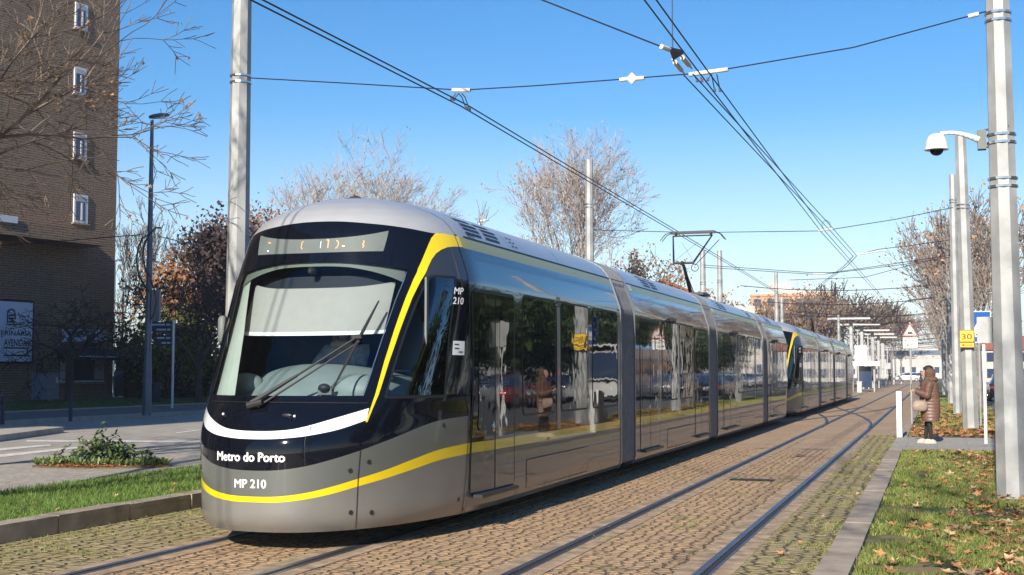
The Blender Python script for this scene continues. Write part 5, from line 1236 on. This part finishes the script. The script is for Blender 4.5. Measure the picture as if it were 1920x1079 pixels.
# ------------------------------------------------------------ cars
def car(loc,rz,label,paint,group='parked cars',L=4.3):
    r=empty('parked_car',loc,rz,label,'car',group)
    st=[(-2.15,.38,.62,.70,.62),(-2.05,.25,.80,.80,.78),(-1.7,.22,.92,.95,.84),(-1.0,.20,.95,1.0,.87),(0,.19,.94,.98,.88),(.8,.20,.92,.96,.87),(1.5,.22,.84,.88,.84),(2.0,.25,.72,.76,.76),(2.13,.36,.60,.62,.62)]
    def ring(x,zb,zs,zt,w_): return [(w_*.9,x,zb),(w_,x,zb+.12),(w_,x,zs-.15),(w_*.96,x,zs),(w_*.82,x,zt),(-w_*.82,x,zt),(-w_*.96,x,zs),(-w_,x,zs-.15),(-w_,x,zb+.12),(-w_*.9,x,zb)]
    fixn(MB().loft([ring(*s) for s in st]).build('body',paint,r,True,35))
    gh=[(-1.75,.93,.72,.93),(-1.35,.94,.70,1.38),(-.9,.95,.68,1.47),(0,.95,.67,1.48),(.55,.94,.66,1.36),(1.25,.90,.72,.92)]
    fixn(MB().loft([[(w_*1.1,x,zb),(w_*.92,x,zb+(zt-zb)*.5),(w_*.82,x,zt),(-w_*.82,x,zt),(-w_*.92,x,zb+(zt-zb)*.5),(-w_*1.1,x,zb)] for x,zb,w_,zt in gh]).build('glasshouse',wgl,r,True,35))
    fixn(MB().loft([[(w_*.84,x,zt-.02),(w_*.78,x,zt+.012),(-w_*.78,x,zt+.012),(-w_*.84,x,zt-.02)] for x,zb,w_,zt in gh[1:5]]).build('roof',paint,r,True,35))
    for sx in (-1,1):
        for y in (-1.3,1.3):
            w_=empty_child('wheel',r); MB().tube((sx*.68,y,.31),(sx*.88,y,.31),.31,n=20).build('tyre',rubber,w_); MB().tube((sx*.87,y,.31),(sx*.89,y,.31),.2,n=14).build('rim',chrome,w_)
        MB().box((sx*.66,-2.08,.76),(.22,.14,.16)).build('tail_light',car_red,r); MB().box((sx*.62,2.03,.66),(.28,.16,.14)).build('headlight',white_lamp,r)
        MB().box((sx*.98,.75,.98),(.16,.10,.12)).build('mirror',paint,r)
    MB().box((0,-2.16,.70),(.5,.02,.11)).build('number_plate',white_lamp,r); MB().box((0,2.13,.42),(.5,.02,.11)).build('number_plate',white_lamp,r)
    return r
car_red=mat('tail_light_red',(.45,.02,.02),.2,coat=.5)
cp=[mat('car_paint_'+n,c,.2,.3,coat=1) for n,c in (('dark',(.03,.032,.04)),('silver',(.42,.43,.45)),('white',(.72,.72,.72)),('red',(.30,.02,.02)),('blue',(.03,.06,.16)))]
q=gp(1836,84); proto=car((3.55,76,0),0,'dark parked car between the pole with the 30 sign and the thin post',cp[0])
def carcopy(loc,rz,label,paint,group='parked cars'):
    c=copy_tree(proto); c.location=loc; c.rotation_euler=(0,0,rz); c['label']=label; c['group']=group
    for o in children(c):
        if o.name.split('.')[0] in ('body','roof','mirror'): o.data=o.data.copy(); o.data.materials[0]=paint
    return c
carcopy((4.6,88,0),0,'pale parked car just right of the thin post',cp[1])
k=0
for Y in range(14,150,6):
    k+=1
    if Y in (74,86): continue
    if 70<Y<92: continue
    carcopy((9.6+.1*(k%3),Y+ .7*(k%2),0),math.pi if k%4 else 0,['dark car','silver car','white car','red car','blue car'][k%5]+' parked across the right street outside the frame, number %s along the row'%['one','two','three','four','five','six','seven','eight','nine','ten','eleven','twelve','thirteen','fourteen','fifteen','sixteen','seventeen','eighteen','nineteen','twenty','twenty one','twenty two','twenty three'][k-1],cp[k%5],'parked cars across the right street')
# white bus (mirrored in the tram glazing)
bs=empty('bus',(8.0,72.5,0),0,'white bus coming down the right street, mirrored in the tram windows','bus')
b=MB(); rgb=[[(-1.25*k,y,.35),(-1.25*k,y,2.9),(-1.0*k,y,3.1),(1.0*k,y,3.1),(1.25*k,y,2.9),(1.25*k,y,.35)] for y,k in ((-6,.97),(-5.8,1),(6,1))]; b.loft(rgb); fixn(b.build('body',cp[2],bs))
MB().box((0,-6.0,1.95),(2.25,.14,1.35)).build('windscreen',wgl,bs); MB().box((0,-6.02,2.85),(1.6,.1,.25)).build('destination_display',gloss_black,bs)
for s in (-1,1):
    MB().box((s*1.26,0,1.9),(.03,11,.9)).build('side_window',wgl,bs); MB().box((s*.95,-6.04,.75),(.35,.08,.2)).build('headlight',white_lamp,bs)
    for y in (-3.8,3.6): MB().tube((s*1.0,y,.48),(s*1.27,y,.48),.48,n=18).build('wheel',rubber,bs)
MB().box((0,-6.08,1.12),(2.0,.05,.08)).build('bumper_trim',gloss_black,bs)
# evergreen row across the right street (mirrored in the tram)
rng=random.Random(77)
def leafy(label,loc,h,seed,m,n,sz,r_,group,cat='tree'):
    rng=random.Random(seed); r=empty('leafy_tree',loc,0,label,cat,group); MB().tube((0,0,0),(0,0,h*.5),.2,.12,8).build('trunk',bark_d,r); b=MB(); cl=[]
    for _ in range(26):
        a=rng.uniform(0,6.28); rr=r_*math.sqrt(rng.random())*.8; cl.append((Vector((rr*math.cos(a),rr*math.sin(a),h*.35+h*.6*rng.random()*(1-.4*(rr/r_)))),))
    leafcloud(b,rng,cl,n,sz,r_*.28); b.build('crown',m,r); return r
lp0=leafy('dark evergreen street tree across the right street, nearest the camera',(13,10,0),8.5,1,green_leaf,7000,.16,3.0,'evergreen trees across the right street')
for i,Y in enumerate(range(17,140,8)):
    c=copy_tree(lp0); c.location=(13+rng.uniform(-.6,.6),Y,0); c.rotation_euler=(0,0,rng.uniform(0,6)); s=rng.uniform(.85,1.2); c.scale=(s,s,s*rng.uniform(.9,1.1)); c['label']='dark evergreen street tree across the right street, %s after the nearest'%['first','second','third','fourth','fifth','sixth','seventh','eighth','ninth','tenth','eleventh','twelfth','thirteenth','fourteenth','fifteenth','sixteenth'][i]
# right background buildings
pal=mat('pale_render_wall',(.50,.47,.43),.85,var=.12,vscale=.6)
roofm=mat('red_roof_tiles',(.30,.10,.05),.85,var=.2,vscale=4,bump=.02,bscale=12)
def building(label,loc,rz,sz,m,rows,cols,win=(1.1,1.4),roof=None,name='building',bal=False):
    r=empty(name,loc,rz,label,'building'); W_,D_,H_=sz; MB().box((0,0,H_/2),sz).build('wall',m,r)
    for f_ in ((0,-1),(1,0),(-1,0)):
        n_=cols if f_[0]==0 else max(2,int(cols*D_/W_)); span_=W_ if f_[0]==0 else D_
        for i in range(n_):
            for j in range(rows):
                t=(i+.5)/n_*span_-span_/2; z=H_*(j+.55)/rows
                c_=(t,-D_/2-.02,z) if f_[0]==0 else (f_[0]*(W_/2+.02),t,z); s_=(win[0],.08,win[1]) if f_[0]==0 else (.08,win[0],win[1])
                o=MB().box(c_,s_).build('window',wgl,r)
    if roof:
        b=MB(); z=H_; e=.4; b.loft([[(-W_/2-e,-D_/2-e,z),(W_/2+e,-D_/2-e,z),(W_/2+e,D_/2+e,z),(-W_/2-e,D_/2+e,z)],[(-W_/2-e,-.1,z+roof),(W_/2+e,-.1,z+roof),(W_/2+e,.1,z+roof),(-W_/2-e,.1,z+roof)]]); b.build('roof',roofm,r)
    else: MB().box((0,0,H_+.2),(W_+.3,D_+.3,.4)).build('parapet',m,r)
    return r
building('pale building rising behind the blue crossing sign',(18,170,0),0,(14,12,17),pal,5,5)
building('low pale house at the end of the right street',(10.5,215,0),0,(12,8,5),pal,2,5,roof=2.2)
# orange apartment block beyond the tram
oran=mat('orange_brown_render',(.50,.30,.17),.85,var=.12,vscale=.3)
q=gp(1487,235); ob2=building('orange brown apartment block behind the brown trees',q,rad(5),(14.5,11,15.2),oran,6,6,(1.3,1.3))
MB().box((0,0,15.8),(9,6,1.4)).build('roof_structure',pal,ob2); MB().box((-2,-1,17.2),(4,3,1.3)).build('roof_structure',pal,ob2)
for x_ in (-3.5,-1,1,3.2): MB().tube((x_,-1,16),(x_,-1,18.6),.12).build('antenna',pal,ob2)
q=gp(1548,240); building('narrow orange tower beside the orange apartment block',q,rad(5),(3.2,5,16),oran,5,1)
# house with white gable and red roof
q=gp(1262,110); hh=empty('house',(q[0],q[1],0),rad(18.3),'white house with a red tiled roof just above the tram roof','house')
b=MB(); b.box((1,3,3.2),(9,8,6.4)); b.build('wall',pal,hh); b=MB(); b.loft([[(-3.6,y,6.4),(-1.0,y,9.3),(5.6,y,6.4)] for y in (-1.0,7)]); b.build('gable',mat('white_render',(.72,.70,.66),.8),hh)
b=MB(); b.loft([[(-1.0,y,9.35),(-1.0,y,9.6),(6.0,y,6.5),(6.0,y,6.25)] for y in (-1.4,7.4)]); b.loft([[(-1.0,y,9.35),(-1.0,y,9.6),(-4.0,y,6.4),(-4.0,y,6.15)] for y in (-1.4,7.4)]); b.build('roof',roofm,hh)
q=gp(1398,100); ch=empty('chimney_with_dish',(q[0],q[1],0),rad(18.3),'pale chimney and round satellite dish above the tram roof','chimney')
MB().box((.35,0,3),(.7,.7,6.6+.9)).build('chimney_stack',pal,ch); b=MB(); b.loft([[(-.55+r*math.cos(a),-.3-.2*(r/.6)**2,6.2+r*math.sin(a)) for a in [i*math.pi/8 for i in range(16)]] for r in (.02,.3,.6)],cap=False); b.build('dish',white_pl,ch); MB().tube((-.55,-.2,6.2),(.1,0,5.2),.04).build('dish_arm',steel,ch)
# ------------------------------------------------------------ station
stw=mat('white_station_steel',(.46,.46,.45),.5,var=.08)
rect('station_platform',-11.5,-7.75,104,190,.32,conc_dark,'raised platform of the distant station'); tag(MB().box((-9.6,147,.16),(3.7,86,.31)).build('platform_kerb',concrete),'kerb body of the distant platform',None,None,'structure')
rect('far_cross_street',-60,60,232,244,.02,asph,'cross street at the far end')
n_=0
for x,top,d in ((1597,599,112),(1617,610,120),(1637,621,128),(1648,628,138),(1655,634,148)):
    n_+=1; q=gp(x,d); z=CAMH+(698-top)/2400*d; r=empty('station_canopy',(q[0],q[1],0),0,['nearest and tallest','second','third','fourth','farthest'][n_-1]+' white T shaped canopy of the station','canopy','station canopies')
    MB().tube((0,0,0),(0,0,z),.16,n=8).build('canopy_post',stw,r); MB().box((-.1,0,z),(3.6,2.4,.16)).build('canopy_roof',stw,r); MB().tube((.55,0,0),(.55,0,z-1),.06,n=6).build('thin_post',stw,r)
    MB().tube((-1.2,0,z-.1),(-.1,0,z-.9),.05,n=6).build('brace',stw,r)
q=gp(1615,104); ki=empty('station_kiosk',(q[0],q[1],0),0,'bright white kiosk sign and awning beside the end of the tram','kiosk')
MB().box((0,0,3.0),(.95,.4,1.45)).build('white_board',mat('bright_white_panel',(.85,.85,.85),.5),ki); b=MB(); b.loft([[(x_,-.6,2.1),(x_,.6,2.1),(x_,.6,2.45),(x_,-.6,2.45)] for x_ in (-.9,1.5)]); b.build('awning',bpy.data.materials['bright_white_panel'],ki)
for x_ in (-.7,1.0): MB().tube((x_,0,0),(x_,0,2.2),.06,n=6).build('kiosk_post',stw,ki)
MB().box((.3,.3,1.2),(1.0,.1,1.7)).build('glass_panel',wgl,ki)
q=onZ(1600,735,0); 
q=gp(1611,100); wb=empty('white_block',(q[0],q[1],.0),0,'low white block at the end of the near platform','barrier'); MB().box((0,0,.4),(.35,.35,.8)).build('block',stw,wb); MB().box((0,0,.83),(.42,.42,.07)).build('block_cap',stw,wb)
q=onZ(1683,722,0); hp=empty('hoop_barrier',(q[0],q[1],0),0,'white hoop barrier beside the distant pedestrian','barrier'); b=MB(); b.path([(-.45,0,0),(-.42,0,.8),(-.2,0,1.05),(.2,0,1.05),(.42,0,.8),(.45,0,0)],.11,8); b.build('hoop',stw,hp)
def walker(px,py,label,top,pants,h=1.7,rz=0,dz=0):
    q=onZ(px,py,dz); r=empty('person',(q[0],q[1],dz),rz,label,'person'); k=h/1.7
    J=[((0,0,.95*k),(.12,.09),None),((0,0,1.15*k),(.12,.09),0),((0,0,1.38*k),(.14,.09),1),((0,0,1.48*k),(.05,.05),2),
      ((-.18,0,1.38*k),.055,2),((-.24,.05,1.12*k),.045,4),((-.22,.16,.9*k),.035,5),((.18,0,1.38*k),.055,2),((.24,-.05,1.12*k),.045,7),((.22,.05,.9*k),.035,8),
      ((-.09,0,.9*k),.085,0),((-.10,.14,.5*k),.06,10),((-.10,.12,.08*k),.045,11),((-.10,.24,.05),.04,12),((.09,0,.9*k),.085,0),((.10,-.05,.5*k),.06,14),((.10,-.25,.10*k),.045,15),((.10,-.14,.05),.04,16)]
    person_mesh('body',J,r,top,1); b=MB(); head(b,(0,.02,1.6*k),.095,(0,1,0)); hand(b,(-.22,.17,.9*k),(0,.2,-1),(0,1,0),1); hand(b,(.22,.06,.9*k),(0,.2,-1),(0,1,0),-1); b.build('face_and_hands',skin,r,True)
    MB().ball((0,-.01,1.64*k),(.10,.11,.10)).build('hair',bark_d,r,True); b=MB(); b.loft([ell(0,0,z*k,rx,ry,16) for z,rx,ry in ((.62,.17,.13),(.8,.18,.14),(.98,.16,.12))]); b.build('skirt_of_coat',pants,r,True); return r
walker(1668,722,'dark dressed person crossing the tracks near the distant station',blk,blk,rz=.6)
walker(1727,728,'person in a dark coat standing beyond the waiting woman',mat('dark_coat',(.03,.03,.05),.8),blk,rz=2)
walker(1635,727,'person standing on the distant platform',mat('grey_coat',(.12,.11,.12),.8),blk,rz=1,dz=.32)
# distant bridge
br=empty('footbridge',(-8,262,0),0,'distant pale bridge crossing over the tracks','bridge'); MB().box((-8,0,4.5),(60,3,.8)).build('bridge_deck',pal,br); MB().box((-8,-1.5,5.3),(60,.1,.9)).build('railing',galv_dark,br)
for x_ in (-22,-6,10.5): MB().box((x_,0,2.1),(.8,1.2,4.2)).build('pier',pal,br)
building('white building right of the bridge, behind the woman',(-1,330,0),0,(16,8,7.5),pal,2,6)
building('grey building closing the view under the bridge',(-22,350,0),0,(24,8,6),pal,2,8)
# far parked vehicles under the bridge
for i,(x,d) in enumerate(((1703,215),(1712,222),(1719,228))): q=gp(x,d); carcopy((q[0],q[1],0),1.57,['white','silver','dark'][i]+' far car on the cross street under the bridge',cp[(2,1,0)[i]],'far cars under the bridge')
# ------------------------------------------------------------ pale air
hz=bpy.data.materials.new('pale_air'); hz.use_nodes=True; n=hz.node_tree; n.nodes.clear(); o=n.nodes.new('ShaderNodeOutputMaterial'); v=n.nodes.new('ShaderNodeVolumePrincipled'); v.inputs['Color'].default_value=(.82,.88,.97,1); v.inputs['Density'].default_value=.0006; v.inputs['Anisotropy'].default_value=.2
n.links.new(v.outputs[0],o.inputs['Volume']); tag(MB().box((0,720,17.5),(1210,1570,37.5)).build('haze',hz),'thin pale winter haze over the whole street',None,None,'stuff')
